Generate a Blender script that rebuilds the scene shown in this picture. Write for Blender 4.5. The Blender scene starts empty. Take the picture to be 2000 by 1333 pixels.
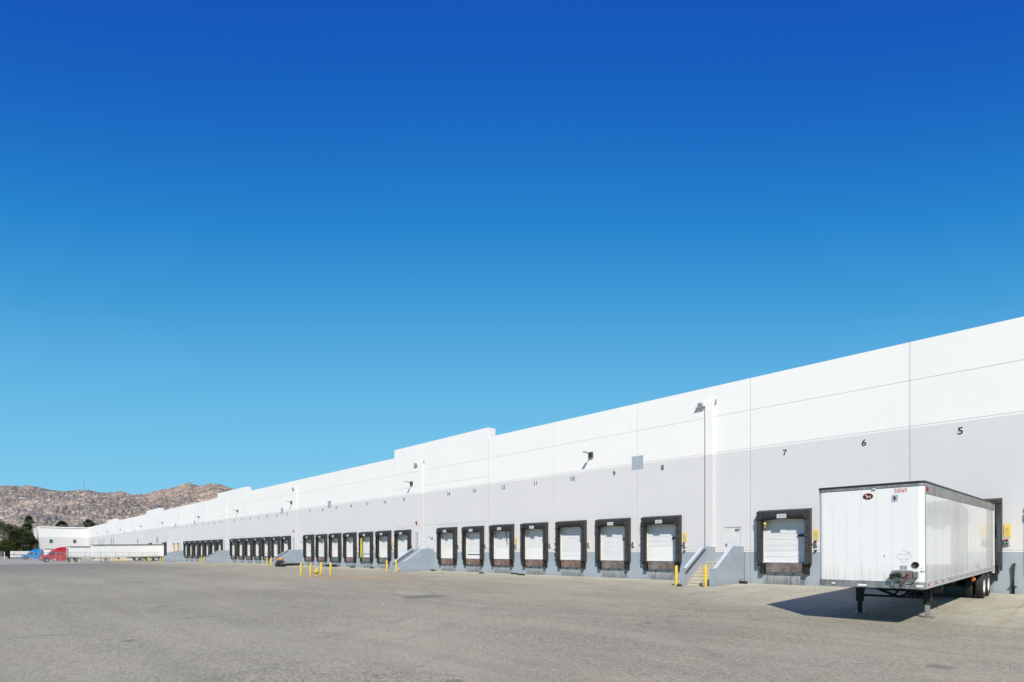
import bpy, math, random
from mathutils import Vector, Matrix, noise
random.seed(7)
PI = math.pi
scene = bpy.context.scene
C = bpy.data.collections.new('Place'); scene.collection.children.link(C)

# ------------------------------------------------------------------ camera frame (used once to lay out the far country)
FWD = Vector((-.7257, .6880, 0)); RGT = Vector((.6880, .7257, 0)); CAM = Vector((0, -32.15, 1.784))
PITCH = 3.81; JOINT0 = -6.42; PANEL = 7.62
def slot(i): return -4.52 - PITCH * i
def joint(k): return JOINT0 - PANEL * k

def sstep(a, b, x):
    t = max(0., min(1., (x - a) / (b - a))); return t * t * (3 - 2 * t)
def gz(x, y):
    """height of the yard surface"""
    d = max(0., -y)
    if d < 12: z = -.018 * d
    elif d < 30: z = -.216 - .18 * (1 - (1 - (d - 12) / 18) ** 2) * .9
    else: z = -.378
    dip = sstep(90, 150, -x)
    z = z + dip * (-.30) * (1 - sstep(2, 30, d) * .5)
    return z

# ------------------------------------------------------------------ materials
def newmat(name):
    m = bpy.data.materials.new(name); m.use_nodes = True
    nt = m.node_tree; b = nt.nodes['Principled BSDF']; return m, nt, b
def N(nt, t, **kw):
    n = nt.nodes.new(t)
    for k, v in kw.items(): setattr(n, k, v)
    return n
def L(nt, a, b): nt.links.new(a, b)
def noise_fac(nt, vec, scale, detail=4, rough=.55, lo=.35, hi=.65):
    n = N(nt, 'ShaderNodeTexNoise'); n.inputs['Scale'].default_value = scale
    n.inputs['Detail'].default_value = detail; n.inputs['Roughness'].default_value = rough
    L(nt, vec, n.inputs['Vector'])
    mr = N(nt, 'ShaderNodeMapRange'); mr.inputs['From Min'].default_value = lo; mr.inputs['From Max'].default_value = hi
    L(nt, n.outputs['Fac'], mr.inputs['Value']); return mr.outputs['Result']
def scaled(nt, vec, s):
    mp = N(nt, 'ShaderNodeMapping'); mp.inputs['Scale'].default_value = s; L(nt, vec, mp.inputs['Vector']); return mp.outputs['Vector']
def mix(nt, f, a, b, mode='MIX'):
    m = N(nt, 'ShaderNodeMix', data_type='RGBA', blend_type=mode)
    for s, v in ((0, f), (6, a), (7, b)):
        if hasattr(v, 'is_linked') or hasattr(v, 'links'): L(nt, v, m.inputs[s])
        elif isinstance(v, (int, float)): m.inputs[s].default_value = v
        else: m.inputs[s].default_value = (*v, 1) if len(v) == 3 else v
    return m.outputs[2]
def mth(nt, op, a, b=None, c=None):
    m = N(nt, 'ShaderNodeMath', operation=op)
    for i, v in enumerate((a, b, c)):
        if v is None: continue
        if hasattr(v, 'links'): L(nt, v, m.inputs[i])
        else: m.inputs[i].default_value = v
    return m.outputs[0]
def rng(nt, v, a, b, c=0, d=1, smooth=False):
    mr = N(nt, 'ShaderNodeMapRange', interpolation_type='SMOOTHSTEP' if smooth else 'LINEAR')
    L(nt, v, mr.inputs['Value'])
    for k, x in zip(('From Min', 'From Max', 'To Min', 'To Max'), (a, b, c, d)): mr.inputs[k].default_value = x
    return mr.outputs['Result']
def bump(nt, b, h, dist=.01, st=.4):
    bp = N(nt, 'ShaderNodeBump'); bp.inputs['Distance'].default_value = dist; bp.inputs['Strength'].default_value = st
    L(nt, h, bp.inputs['Height']); L(nt, bp.outputs['Normal'], b.inputs['Normal'])

def simple(name, col, rough=.6, metal=0, var=.15, vscale=3., bumpd=0, bscale=40., dirt=None, coat=0, spec=.5):
    m, nt, b = newmat(name)
    tc = N(nt, 'ShaderNodeTexCoord').outputs['Object']
    f = noise_fac(nt, tc, vscale)
    c2 = tuple(max(0, c * (1 - var)) for c in col)
    o = mix(nt, f, c2, col)
    if dirt:
        f2 = noise_fac(nt, tc, vscale * 2.7, 6, .65, .5, .72); o = mix(nt, f2, o, dirt)
    L(nt, o, b.inputs['Base Color'])
    b.inputs['Roughness'].default_value = rough; b.inputs['Metallic'].default_value = metal
    b.inputs['Coat Weight'].default_value = coat; b.inputs['Specular IOR Level'].default_value = spec
    if bumpd: bump(nt, b, noise_fac(nt, tc, bscale, 3, .6, 0, 1), bumpd, .6)
    return m

M = {}
def mat_wall():
    m, nt, b = newmat('painted_tilt_up_concrete')
    tc = N(nt, 'ShaderNodeTexCoord').outputs['Object']
    sp = N(nt, 'ShaderNodeSeparateXYZ'); L(nt, tc, sp.inputs[0])
    X, Z = sp.outputs[0], sp.outputs[2]
    white, grey, blue = (.83, .81, .755), (.655, .637, .612), (.325, .372, .405)
    c = mix(nt, mth(nt, 'GREATER_THAN', Z, 1.80), blue, white)
    c = mix(nt, mth(nt, 'GREATER_THAN', Z, 1.86), c, grey)
    c = mix(nt, mth(nt, 'GREATER_THAN', Z, 7.67), c, white)
    # weathering, large soft patches and faint vertical runs
    p = noise_fac(nt, scaled(nt, tc, (.25, .25, .35)), 1., 5, .6, .3, .7)
    c = mix(nt, rng(nt, p, 0, 1, .0, .07), c, (.40, .41, .43))
    runs = noise_fac(nt, scaled(nt, tc, (3.2, 1, .12)), 1., 5, .6, .52, .8)
    c = mix(nt, mth(nt, 'MULTIPLY', runs, .06), c, (.36, .36, .34))
    # slight tone difference per panel
    pid = mth(nt, 'FLOOR', mth(nt, 'DIVIDE', mth(nt, 'SUBTRACT', X, JOINT0), PANEL))
    wn = N(nt, 'ShaderNodeTexWhiteNoise', noise_dimensions='1D'); L(nt, pid, wn.inputs['W'])
    c = mix(nt, rng(nt, wn.outputs['Value'], 0, 1, 0, .07), c, (.45, .46, .47))
    # dirt below the docks
    fr = mth(nt, 'SUBTRACT', mth(nt, 'FRACT', mth(nt, 'ADD', mth(nt, 'DIVIDE', mth(nt, 'ADD', X, 4.52), PITCH), 400.5)), .5)
    ab = mth(nt, 'ABSOLUTE', fr)
    under = rng(nt, ab, .24, .33, 1, 0, True)
    st = noise_fac(nt, scaled(nt, tc, (9, 1, .35)), 1., 6, .7, .30, .60)
    st2 = noise_fac(nt, scaled(nt, tc, (1.7, 1, .9)), 1., 4, .6, .3, .6)
    low = rng(nt, Z, .1, .66, 1, .3, True)
    top = rng(nt, Z, .62, .72, 1, 0)
    fac = mth(nt, 'MULTIPLY', mth(nt, 'MULTIPLY', under, top), mth(nt, 'MULTIPLY', st, low))
    fac = mth(nt, 'MULTIPLY', fac, rng(nt, st2, 0, 1, .45, .95))
    pale = mth(nt, 'MULTIPLY', mth(nt, 'MULTIPLY', under, top), .55)
    c = mix(nt, pale, c, (.42, .43, .42))
    c = mix(nt, fac, c, (.05, .05, .048))
    foot = mth(nt, 'MULTIPLY', rng(nt, Z, -.3, .38, .75, 0), noise_fac(nt, scaled(nt, tc, (1.2, 1, 3)), 1.2, 5, .65, .3, .7))
    c = mix(nt, foot, c, (.13, .13, .115))
    L(nt, c, b.inputs['Base Color']); b.inputs['Roughness'].default_value = .75
    bump(nt, b, noise_fac(nt, tc, 22, 3, .6, 0, 1), .006, .35)
    return m
M['wall'] = mat_wall()
M['groove'] = simple('joint_sealant', (.30, .30, .31), .9, var=.2)

def mat_ground():
    m, nt, b = newmat('weathered_asphalt')
    geo = N(nt, 'ShaderNodeNewGeometry').outputs['Position']
    sp = N(nt, 'ShaderNodeSeparateXYZ'); L(nt, geo, sp.inputs[0]); X, Y = sp.outputs[0], sp.outputs[1]
    big = noise_fac(nt, scaled(nt, geo, (.07, .12, 1)), 1., 6, .6, .3, .7)
    med = noise_fac(nt, scaled(nt, geo, (.30, .75, 1)), 1., 6, .65, .3, .7)
    warm = noise_fac(nt, geo, .55, 6, .6, .50, .72)
    cool = noise_fac(nt, scaled(nt, geo, (.4, .5, 1)), 1.7, 5, .6, .52, .75)
    c = mix(nt, big, (.330, .299, .220), (.430, .388, .285))
    c = mix(nt, rng(nt, med, 0, 1, 0, .45), c, (.300, .275, .205))
    c = mix(nt, mth(nt, 'MULTIPLY', warm, .22), c, (.43, .345, .255))
    c = mix(nt, mth(nt, 'MULTIPLY', cool, .35), c, (.30, .302, .265))
    # aggregate
    vo = N(nt, 'ShaderNodeTexVoronoi'); vo.inputs['Scale'].default_value = 55; L(nt, geo, vo.inputs['Vector'])
    sepc = N(nt, 'ShaderNodeSeparateColor'); L(nt, vo.outputs['Color'], sepc.inputs[0])
    vo2 = N(nt, 'ShaderNodeTexVoronoi'); vo2.inputs['Scale'].default_value = 22; L(nt, geo, vo2.inputs['Vector'])
    sepd = N(nt, 'ShaderNodeSeparateColor'); L(nt, vo2.outputs['Color'], sepd.inputs[0])
    agg = mth(nt, 'MULTIPLY', sepc.outputs[0], sepc.outputs[1])
    stonef = rng(nt, mth(nt, 'ADD', mth(nt, 'MULTIPLY', sepc.outputs[0], .6), mth(nt, 'MULTIPLY', sepd.outputs[0], .4)), .15, .9, .40, 1.60)
    mpatch = rng(nt, noise_fac(nt, geo, .35, 4, .6, .35, .65), 0, 1, .65, 1)
    stone = mix(nt, mpatch, (1, 1, 1), stonef)
    asph = mix(nt, 1., c, stone, 'MULTIPLY')
    g2 = noise_fac(nt, scaled(nt, geo, (.8, 1.6, 1)), 4.5, 5, .7, .3, .7)
    asph = mix(nt, rng(nt, g2, 0, 1, 0, .30), asph, (.225, .205, .155))
    wear = noise_fac(nt, scaled(nt, geo, (.13, .34, 1)), 1.0, 5, .62, .48, .66)
    asph = mix(nt, mth(nt, 'MULTIPLY', wear, .40), asph, (.47, .42, .31))
    # cracks and tyre tracks
    vc = N(nt, 'ShaderNodeTexVoronoi', feature='DISTANCE_TO_EDGE'); vc.inputs['Scale'].default_value = .22
    wob = N(nt, 'ShaderNodeTexNoise'); wob.inputs['Scale'].default_value = 1.3; wob.inputs['Detail'].default_value = 5; L(nt, geo, wob.inputs['Vector'])
    addv = N(nt, 'ShaderNodeVectorMath', operation='ADD'); L(nt, geo, addv.inputs[0]); L(nt, wob.outputs['Color'], addv.inputs[1]); L(nt, addv.outputs[0], vc.inputs['Vector'])
    crack = mth(nt, 'MULTIPLY', rng(nt, vc.outputs['Distance'], 0, .006, .5, 0), noise_fac(nt, geo, .12, 3, .5, .47, .60))
    asph = mix(nt, crack, asph, (.09, .09, .085))
    # darker towards the far left part of the yard
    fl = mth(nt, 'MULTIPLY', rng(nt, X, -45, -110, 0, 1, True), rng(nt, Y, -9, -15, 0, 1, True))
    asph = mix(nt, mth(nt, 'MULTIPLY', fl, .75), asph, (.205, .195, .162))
    pale2 = mth(nt, 'MULTIPLY', rng(nt, X, -140, -146, 0, 1, True), rng(nt, Y, -60, -35, 0, 1, True))
    asph = mix(nt, mth(nt, 'MULTIPLY', pale2, .8), asph, (.38, .36, .31))
    # concrete apron in front of the docks, edge buried under grit
    e = N(nt, 'ShaderNodeTexNoise'); e.inputs['Scale'].default_value = .5; e.inputs['Detail'].default_value = 6; e.inputs['Roughness'].default_value = .65; L(nt, scaled(nt, geo, (.6, 1, 1)), e.inputs['Vector'])
    edge = mth(nt, 'ADD', rng(nt, X, -22, -4, 4.6, 12.2, True), rng(nt, e.outputs['Fac'], .3, .7, -2.0, 1.6))
    dd = mth(nt, 'ADD', Y, edge)
    con = mth(nt, 'MULTIPLY', rng(nt, dd, -2.4, 3.6, 0, 1, True), rng(nt, e.outputs['Fac'], .30, .50, .55, 1))
    cc = mix(nt, noise_fac(nt, scaled(nt, geo, (.5, .25, 1)), 1.6, 7, .65, .3, .7), (.375, .350, .258), (.48, .447, .332))
    cc = mix(nt, rng(nt, Y, -3.2, -.3, 0, .7, True), cc, (.56, .53, .41))
    trk = noise_fac(nt, scaled(nt, geo, (2.3, .16, 1)), 1., 5, .6, .45, .75)
    cc = mix(nt, mth(nt, 'MULTIPLY', trk, .45), cc, (.26, .247, .20))
    cc = mix(nt, mth(nt, 'MULTIPLY', noise_fac(nt, geo, 9, 5, .7, .4, .75), .3), cc, (.29, .28, .225))
    jt = mth(nt, 'ABSOLUTE', mth(nt, 'SUBTRACT', mth(nt, 'FRACT', mth(nt, 'DIVIDE', mth(nt, 'ADD', X, 400 * PITCH + 2.6), PITCH)), .5))
    jx = rng(nt, jt, .497, .4995, 0, .6)
    jy = rng(nt, mth(nt, 'ABSOLUTE', mth(nt, 'SUBTRACT', mth(nt, 'FRACT', mth(nt, 'DIVIDE', Y, 4.1)), .5)), .4965, .4992, 0, .6)
    cc = mix(nt, mth(nt, 'MAXIMUM', jx, jy), cc, (.12, .118, .105))
    cc = mix(nt, .55, cc, mix(nt, 1., cc, stone, 'MULTIPLY'))
    col = mix(nt, con, asph, cc)
    # dark oil / repair patch and rust wash near the hydrant
    def blob(cx, cy, rx, ry, soft=.6, ns=.9):
        dx = mth(nt, 'DIVIDE', mth(nt, 'SUBTRACT', X, cx), rx); dy = mth(nt, 'DIVIDE', mth(nt, 'SUBTRACT', Y, cy), ry)
        r = mth(nt, 'ADD', mth(nt, 'MULTIPLY', dx, dx), mth(nt, 'MULTIPLY', dy, dy))
        r = mth(nt, 'ADD', r, rng(nt, wob.outputs['Fac'], .3, .7, -.45, .45))
        return rng(nt, r, 1 - soft, 1 + soft * .5, 1, 0, True)
    col = mix(nt, mth(nt, 'MULTIPLY', blob(-22.0, -16.9, 1.0, 1.25, .5), .62), col, (.12, .12, .115))
    col = mix(nt, mth(nt, 'MULTIPLY', blob(-40.0, -10.6, 8.5, 2.2, .95), .50), col, (.45, .31, .185))
    col = mix(nt, mth(nt, 'MULTIPLY', blob(-43.8, -11.6, 3.0, 1.4, .8), .45), col, (.43, .25, .13))
    col = mix(nt, mth(nt, 'MULTIPLY', blob(-31., -9.5, 9, 1.6, .9), .22), col, (.38, .30, .205))
    # lane of tyre wear parallel to the wall
    tw = mth(nt, 'MULTIPLY', noise_fac(nt, scaled(nt, geo, (.045, .95, 1)), 1., 5, .62, .5, .72), rng(nt, Y, -7, -12, 0, 1, True))
    col = mix(nt, mth(nt, 'MULTIPLY', tw, .28), col, (.205, .20, .17))
    # turning-tyre arcs, drip spots, sealed cracks
    def arc(cx, cy, R, wd, st):
        dx = mth(nt, 'SUBTRACT', X, cx); dy = mth(nt, 'SUBTRACT', Y, cy)
        rr = mth(nt, 'SQRT', mth(nt, 'ADD', mth(nt, 'MULTIPLY', dx, dx), mth(nt, 'MULTIPLY', dy, dy)))
        rr = mth(nt, 'ADD', rr, rng(nt, wob.outputs['Fac'], 0, 1, -.12, .12))
        a = mth(nt, 'ABSOLUTE', mth(nt, 'SUBTRACT', rr, R))
        return mth(nt, 'MULTIPLY', rng(nt, a, wd * .4, wd, st * .85, 0, True), noise_fac(nt, geo, .5, 4, .6, .38, .62))
    for (cx, cy, R, wd, st) in ((-18, -2, 14.5, .22, .30), (-18, -2, 16.4, .22, .28), (-6, -30, 13, .25, .22), (-6, -30, 14.9, .25, .22), (-34, -34, 22, .25, .22), (-34, -34, 24, .25, .2), (6, -8, 17.5, .2, .22), (-60, -30, 30, .3, .2), (-60, -30, 32, .3, .2)):
        col = mix(nt, arc(cx, cy, R, wd, st), col, (.135, .132, .12))
    vs_ = N(nt, 'ShaderNodeTexVoronoi'); vs_.inputs['Scale'].default_value = .55; L(nt, geo, vs_.inputs['Vector'])
    sv_ = N(nt, 'ShaderNodeSeparateColor'); L(nt, vs_.outputs['Color'], sv_.inputs[0])
    spot = mth(nt, 'MULTIPLY', rng(nt, mth(nt, 'ADD', vs_.outputs['Distance'], rng(nt, wob.outputs['Fac'], .3, .7, -.05, .05)), .06, .14, .5, 0, True), mth(nt, 'GREATER_THAN', sv_.outputs[0], .72))
    col = mix(nt, spot, col, (.12, .115, .10))
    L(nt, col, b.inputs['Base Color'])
    b.inputs['Roughness'].default_value = .92; b.inputs['Specular IOR Level'].default_value = .25
    h = mth(nt, 'ADD', mth(nt, 'MULTIPLY', sepc.outputs[0], 1.), noise_fac(nt, geo, 60, 3, .6, 0, 1))
    bp = N(nt, 'ShaderNodeBump'); bp.inputs['Distance'].default_value = .012
    L(nt, h, bp.inputs['Height']); L(nt, rng(nt, con, 0, 1, .75, .25), bp.inputs['Strength']); L(nt, bp.outputs['Normal'], b.inputs['Normal'])
    return m
M['ground'] = mat_ground()

def mat_mountain():
    m, nt, b = newmat('boulder_hillside')
    tc = N(nt, 'ShaderNodeNewGeometry').outputs['Position']
    vo = N(nt, 'ShaderNodeTexVoronoi'); vo.inputs['Scale'].default_value = .27; L(nt, tc, vo.inputs['Vector'])
    vb = N(nt, 'ShaderNodeTexVoronoi'); vb.inputs['Scale'].default_value = .11; L(nt, tc, vb.inputs['Vector'])
    s = N(nt, 'ShaderNodeSeparateColor'); L(nt, vo.outputs['Color'], s.inputs[0])
    s2 = N(nt, 'ShaderNodeSeparateColor'); L(nt, vb.outputs['Color'], s2.inputs[0])
    dens = noise_fac(nt, tc, .011, 5, .6, .35, .62)
    rock = rng(nt, mth(nt, 'ADD', mth(nt, 'MULTIPLY', s.outputs[0], .72), mth(nt, 'MULTIPLY', dens, .42)), .56, .92)
    rc = mix(nt, s.outputs[1], (.34, .24, .172), (.58, .465, .345))
    soil = mix(nt, noise_fac(nt, tc, .02, 5, .6, .3, .7), (.125, .104, .082), (.235, .190, .140))
    soil = mix(nt, mth(nt, 'MULTIPLY', noise_fac(nt, tc, .006, 4, .6, .45, .62), .55), soil, (.095, .085, .078))
    soil = mix(nt, mth(nt, 'MULTIPLY', s2.outputs[2], .35), soil, (.10, .105, .075))
    c = mix(nt, rock, soil, rc)
    c = mix(nt, rng(nt, s2.outputs[0], .78, .98, 0, .8), c, (.50, .37, .28))
    sy_ = N(nt, 'ShaderNodeSeparateXYZ'); L(nt, tc, sy_.inputs[0])
    c = mix(nt, rng(nt, sy_.outputs[1], 150, 420, .05, .42, True), c, mix(nt, 1., c, (1.5, 1.22, .92), 'MULTIPLY'))  # golden sunlight on the right-hand peak, worked into the rock colour
    scr = mth(nt, 'MULTIPLY', mth(nt, 'GREATER_THAN', s.outputs[2], .70), noise_fac(nt, tc, .016, 4, .6, .4, .6)); c = mix(nt, mth(nt, 'MULTIPLY', scr, .7), c, (.075, .08, .055))
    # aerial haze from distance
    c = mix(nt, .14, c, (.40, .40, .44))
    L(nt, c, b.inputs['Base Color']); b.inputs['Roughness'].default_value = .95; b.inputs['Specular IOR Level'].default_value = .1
    h = mth(nt, 'ADD', rng(nt, vo.outputs['Distance'], 0, 1, 1, 0), mth(nt, 'MULTIPLY', rng(nt, vb.outputs['Distance'], 0, 1, 1, 0), 1.6))
    bump(nt, b, h, 2.4, .6)
    return m
M['mountain'] = mat_mountain()

M['trim'] = simple('white_roof_coping', (.80, .80, .79), .6, var=.06)
M['roofing'] = simple('roof_membrane', (.5, .5, .5), .9)
M['doorwhite'] = simple('white_sectional_door', (.78, .78, .77), .5, var=.06, vscale=1.5, dirt=(.72, .715, .69))
M['slat'] = simple('door_groove', (.60, .60, .58), .6, var=.05)
M['jamb'] = simple('jamb_paint', (.70, .70, .66), .6, var=.12)
def mat_rubber(name, col, edge):
    m, nt, b = newmat(name)
    tc = N(nt, 'ShaderNodeTexCoord').outputs['Object']
    f = noise_fac(nt, tc, 5, 6, .65, .3, .7)
    c = mix(nt, f, tuple(x * .55 for x in col), col)
    f2 = noise_fac(nt, tc, 14, 5, .7, .55, .8); c = mix(nt, mth(nt, 'MULTIPLY', f2, .5), c, edge)
    L(nt, c, b.inputs['Base Color']); b.inputs['Roughness'].default_value = .62
    bump(nt, b, noise_fac(nt, tc, 9, 5, .6, 0, 1), .03, .5)
    return m
M['shelter'] = mat_rubber('dusty_black_vinyl', (.027, .027, .026), (.085, .085, .08))
M['shelterside'] = mat_rubber('grey_vinyl_side', (.045, .045, .041), (.14, .14, .12))
M['pleat'] = mat_rubber('worn_pleat_edge', (.20, .20, .185), (.30, .30, .27))
M['rubber'] = mat_rubber('black_bumper_rubber', (.02, .02, .02), (.05, .05, .05))
def mat_rust(name, a, bb, c_):
    m, nt, b = newmat(name)
    tc = N(nt, 'ShaderNodeTexCoord').outputs['Object']
    f = noise_fac(nt, scaled(nt, tc, (6, 6, 1.2)), 1.4, 7, .7, .3, .7)
    g = noise_fac(nt, tc, 3.5, 6, .65, .42, .62)
    c = mix(nt, f, a, bb); c = mix(nt, g, c, c_)
    L(nt, c, b.inputs['Base Color']); b.inputs['Roughness'].default_value = .75
    bump(nt, b, noise_fac(nt, tc, 25, 4, .6, 0, 1), .008, .5)
    return m
M['rust1'] = mat_rust('rusty_brown_plate', (.060, .045, .040), (.16, .12, .10), (.22, .19, .17))
M['rust2'] = mat_rust('rust_red_plate', (.10, .052, .040), (.19, .10, .080), (.24, .18, .15))
M['rust3'] = mat_rust('grey_steel_plate', (.09, .095, .09), (.17, .17, .15), (.12, .125, .12))
M['steel'] = simple('galvanised_steel', (.42, .43, .43), .42, .85, var=.2, vscale=8)
M['dullsteel'] = simple('dull_steel', (.30, .30, .29), .55, .5, var=.3, vscale=6)
M['black'] = simple('black_paint', (.018, .018, .02), .5, var=.3)
M['ink'] = simple('number_ink', (.025, .025, .03), .7, var=.1)
M['plate'] = simple('plate_white', (.62, .62, .60), .5, var=.2, vscale=12)
M['yellow'] = simple('yellow_safety_paint', (.80, .56, .045), .45, var=.14, vscale=6, dirt=(.45, .33, .10))
M['yellowdull'] = simple('pale_yellow_paint', (.74, .58, .19), .5, var=.15, vscale=6)
M['signyellow'] = simple('sign_yellow', (.80, .60, .14), .5, var=.12, vscale=9)
M['signtext'] = simple('sign_lettering', (.38, .20, .08), .6)
M['bluepaint'] = simple('blue_grey_stair_paint', (.345, .40, .455), .65, var=.08, vscale=1.2, dirt=(.30, .34, .37))
def dirty_foot(m):
    nt = m.node_tree; b = nt.nodes['Principled BSDF']; src = b.inputs['Base Color'].links[0].from_socket
    tc = N(nt, 'ShaderNodeNewGeometry').outputs['Position']; sp = N(nt, 'ShaderNodeSeparateXYZ'); L(nt, tc, sp.inputs[0])
    f = mth(nt, 'MULTIPLY', rng(nt, sp.outputs[2], -.25, .35, .8, 0), noise_fac(nt, tc, 3.5, 5, .65, .3, .7))
    f2 = mth(nt, 'MULTIPLY', noise_fac(nt, scaled(nt, tc, (5, 5, .5)), 1., 5, .65, .5, .75), .3)
    c = mix(nt, f, src, (.15, .145, .12)); c = mix(nt, f2, c, (.22, .24, .25)); L(nt, c, b.inputs['Base Color'])
dirty_foot(M['bluepaint']); dirty_foot(M['yellow'])
M['paleledge'] = simple('pale_ledge_paint', (.50, .54, .58), .6, var=.06)
M['stepedge'] = simple('worn_step_edge', (.56, .53, .45), .9, var=.25, vscale=5)
def mat_step():
    m, nt, b = newmat('stair_concrete')
    tc = N(nt, 'ShaderNodeTexCoord').outputs['Object']
    c = mix(nt, noise_fac(nt, tc, 6, 6, .65), (.40, .35, .25), (.60, .54, .40))
    c = mix(nt, mth(nt, 'MULTIPLY', noise_fac(nt, tc, 2.4, 5, .6, .5, .7), .5), c, (.55, .42, .14))
    L(nt, c, b.inputs['Base Color']); b.inputs['Roughness'].default_value = .9; return m
M['step'] = mat_step()
M['greysq'] = simple('blue_grey_patch', (.36, .395, .44), .7, var=.05)
M['vent'] = simple('vent_grey', (.33, .34, .35), .6, var=.1)
M['red'] = simple('signal_red', (.42, .02, .02), .35, var=.1)
M['green'] = simple('signal_green', (.015, .17, .06), .35, var=.1)
M['lamp'] = simple('olive_lamp_housing', (.10, .10, .085), .45, .2)
M['lampgrey'] = simple('grey_lamp_housing', (.40, .42, .42), .5, .1)
M['greenglass'] = simple('green_window_glass', (.03, .13, .10), .08, var=.3, spec=.8)
M['glass'] = simple('cab_glass', (.03, .05, .045), .05, var=.3, spec=.8)
M['tyre'] = simple('tyre_rubber', (.028, .028, .027), .8, var=.35, vscale=9)
M['rim'] = simple('white_wheel', (.72, .72, .68), .4, var=.12, vscale=7)
M['alu'] = simple('polished_rim', (.72, .73, .73), .28, .8, var=.15)
M['redpaint'] = simple('dark_red_cab_paint', (.50, .010, .022), .28, coat=.8, var=.12, vscale=1.)
M['bluecab'] = simple('bright_blue_cab_paint', (.004, .24, .58), .28, coat=.8, var=.12, vscale=1.)
M['chassis'] = simple('black_chassis', (.022, .021, .02), .7, var=.4, vscale=4)
M['rockpost'] = simple('galvanised_post', (.40, .40, .38), .55, .3)
M['orange'] = simple('orange_tank', (.55, .22, .05), .5, var=.2)
M['orangedoor'] = simple('ochre_dock_door', (.66, .36, .045), .55, var=.15)
M['hose_red'] = simple('red_hose', (.35, .03, .025), .5)
M['labelblue'] = simple('blue_sticker', (.04, .06, .28), .5)
M['emblem'] = simple('maroon_emblem', (.11, .014, .009), .35, var=.2)
M['numred'] = simple('red_decal', (.52, .035, .05), .5, var=.1)
M['amber'] = simple('amber_lens', (.75, .22, .03), .3)
M['bark'] = simple('tree_bark', (.12, .09, .06), .9, var=.3)
M['palmbark'] = simple('palm_bark', (.20, .16, .12), .9, var=.3, vscale=6)
M['barrier'] = simple('barrier_concrete', (.60, .56, .46), .9)
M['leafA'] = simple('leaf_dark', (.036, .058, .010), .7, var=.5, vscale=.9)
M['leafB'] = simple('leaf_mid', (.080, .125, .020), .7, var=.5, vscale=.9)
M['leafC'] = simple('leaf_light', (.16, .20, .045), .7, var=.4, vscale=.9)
M['leafD'] = simple('leaf_dry', (.16, .11, .085), .8, var=.4, vscale=.9)
M['frond'] = simple('palm_frond', (.075, .085, .03), .6, var=.5, vscale=.9)
M['frondold'] = simple('old_frond', (.14, .115, .06), .7, var=.4, vscale=.9)

def mat_trailer(name, rough=.32, coat=.3, wave=0., dirt=.25):
    m, nt, b = newmat(name)
    tc = N(nt, 'ShaderNodeTexCoord').outputs['Object']
    f = noise_fac(nt, scaled(nt, tc, (1, 1, .25)), 2.2, 5, .6, .35, .7)
    c = mix(nt, mth(nt, 'MULTIPLY', f, dirt), (.80, .79, .75), (.64, .63, .58))
    runs = noise_fac(nt, scaled(nt, tc, (8, 8, .12)), 1., 5, .6, .5, .75)
    c = mix(nt, mth(nt, 'MULTIPLY', runs, dirt * .28), c, (.48, .47, .44))
    spz = N(nt, 'ShaderNodeSeparateXYZ'); L(nt, tc, spz.inputs[0])
    lowd = mth(nt, 'MULTIPLY', rng(nt, spz.outputs[2], .15, .75, .6, 0, True), noise_fac(nt, scaled(nt, tc, (11, 5, .8)), 1., 6, .7, .42, .7))
    c = mix(nt, lowd, c, (.42, .37, .30))
    L(nt, c, b.inputs['Base Color']); b.inputs['Roughness'].default_value = rough
    b.inputs['Coat Weight'].default_value = coat; b.inputs['Coat Roughness'].default_value = .03
    if wave:
        L(nt, rng(nt, noise_fac(nt, scaled(nt, tc, (1, 3.2, .3)), 1.1, 4, .6, .3, .7), 0, 1, .20, .40), b.inputs['Roughness'])
        bump(nt, b, noise_fac(nt, scaled(nt, tc, (1, 1.1, .12)), 1.0, 2, .5, 0, 1), wave, .35)
    return m
M['trailer'] = mat_trailer('white_trailer_skin', .4, .15, 0., .18)
M['trailergloss'] = mat_trailer('glossy_white_side', .2, .5, .006, .15)
def mat_rail():
    m, nt, b = newmat('weathered_aluminium_rail')
    tc = N(nt, 'ShaderNodeTexCoord').outputs['Object']
    c = mix(nt, noise_fac(nt, scaled(nt, tc, (2, 2, 1)), 2.5, 6, .65), (.20, .20, .18), (.42, .42, .40))
    L(nt, c, b.inputs['Base Color']); b.inputs['Roughness'].default_value = .45; b.inputs['Metallic'].default_value = .55; return m
M['rail'] = mat_rail()
M['siderail'] = simple('side_rail_aluminium', (.55, .54, .52), .5, .25, var=.2, vscale=4)

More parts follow.
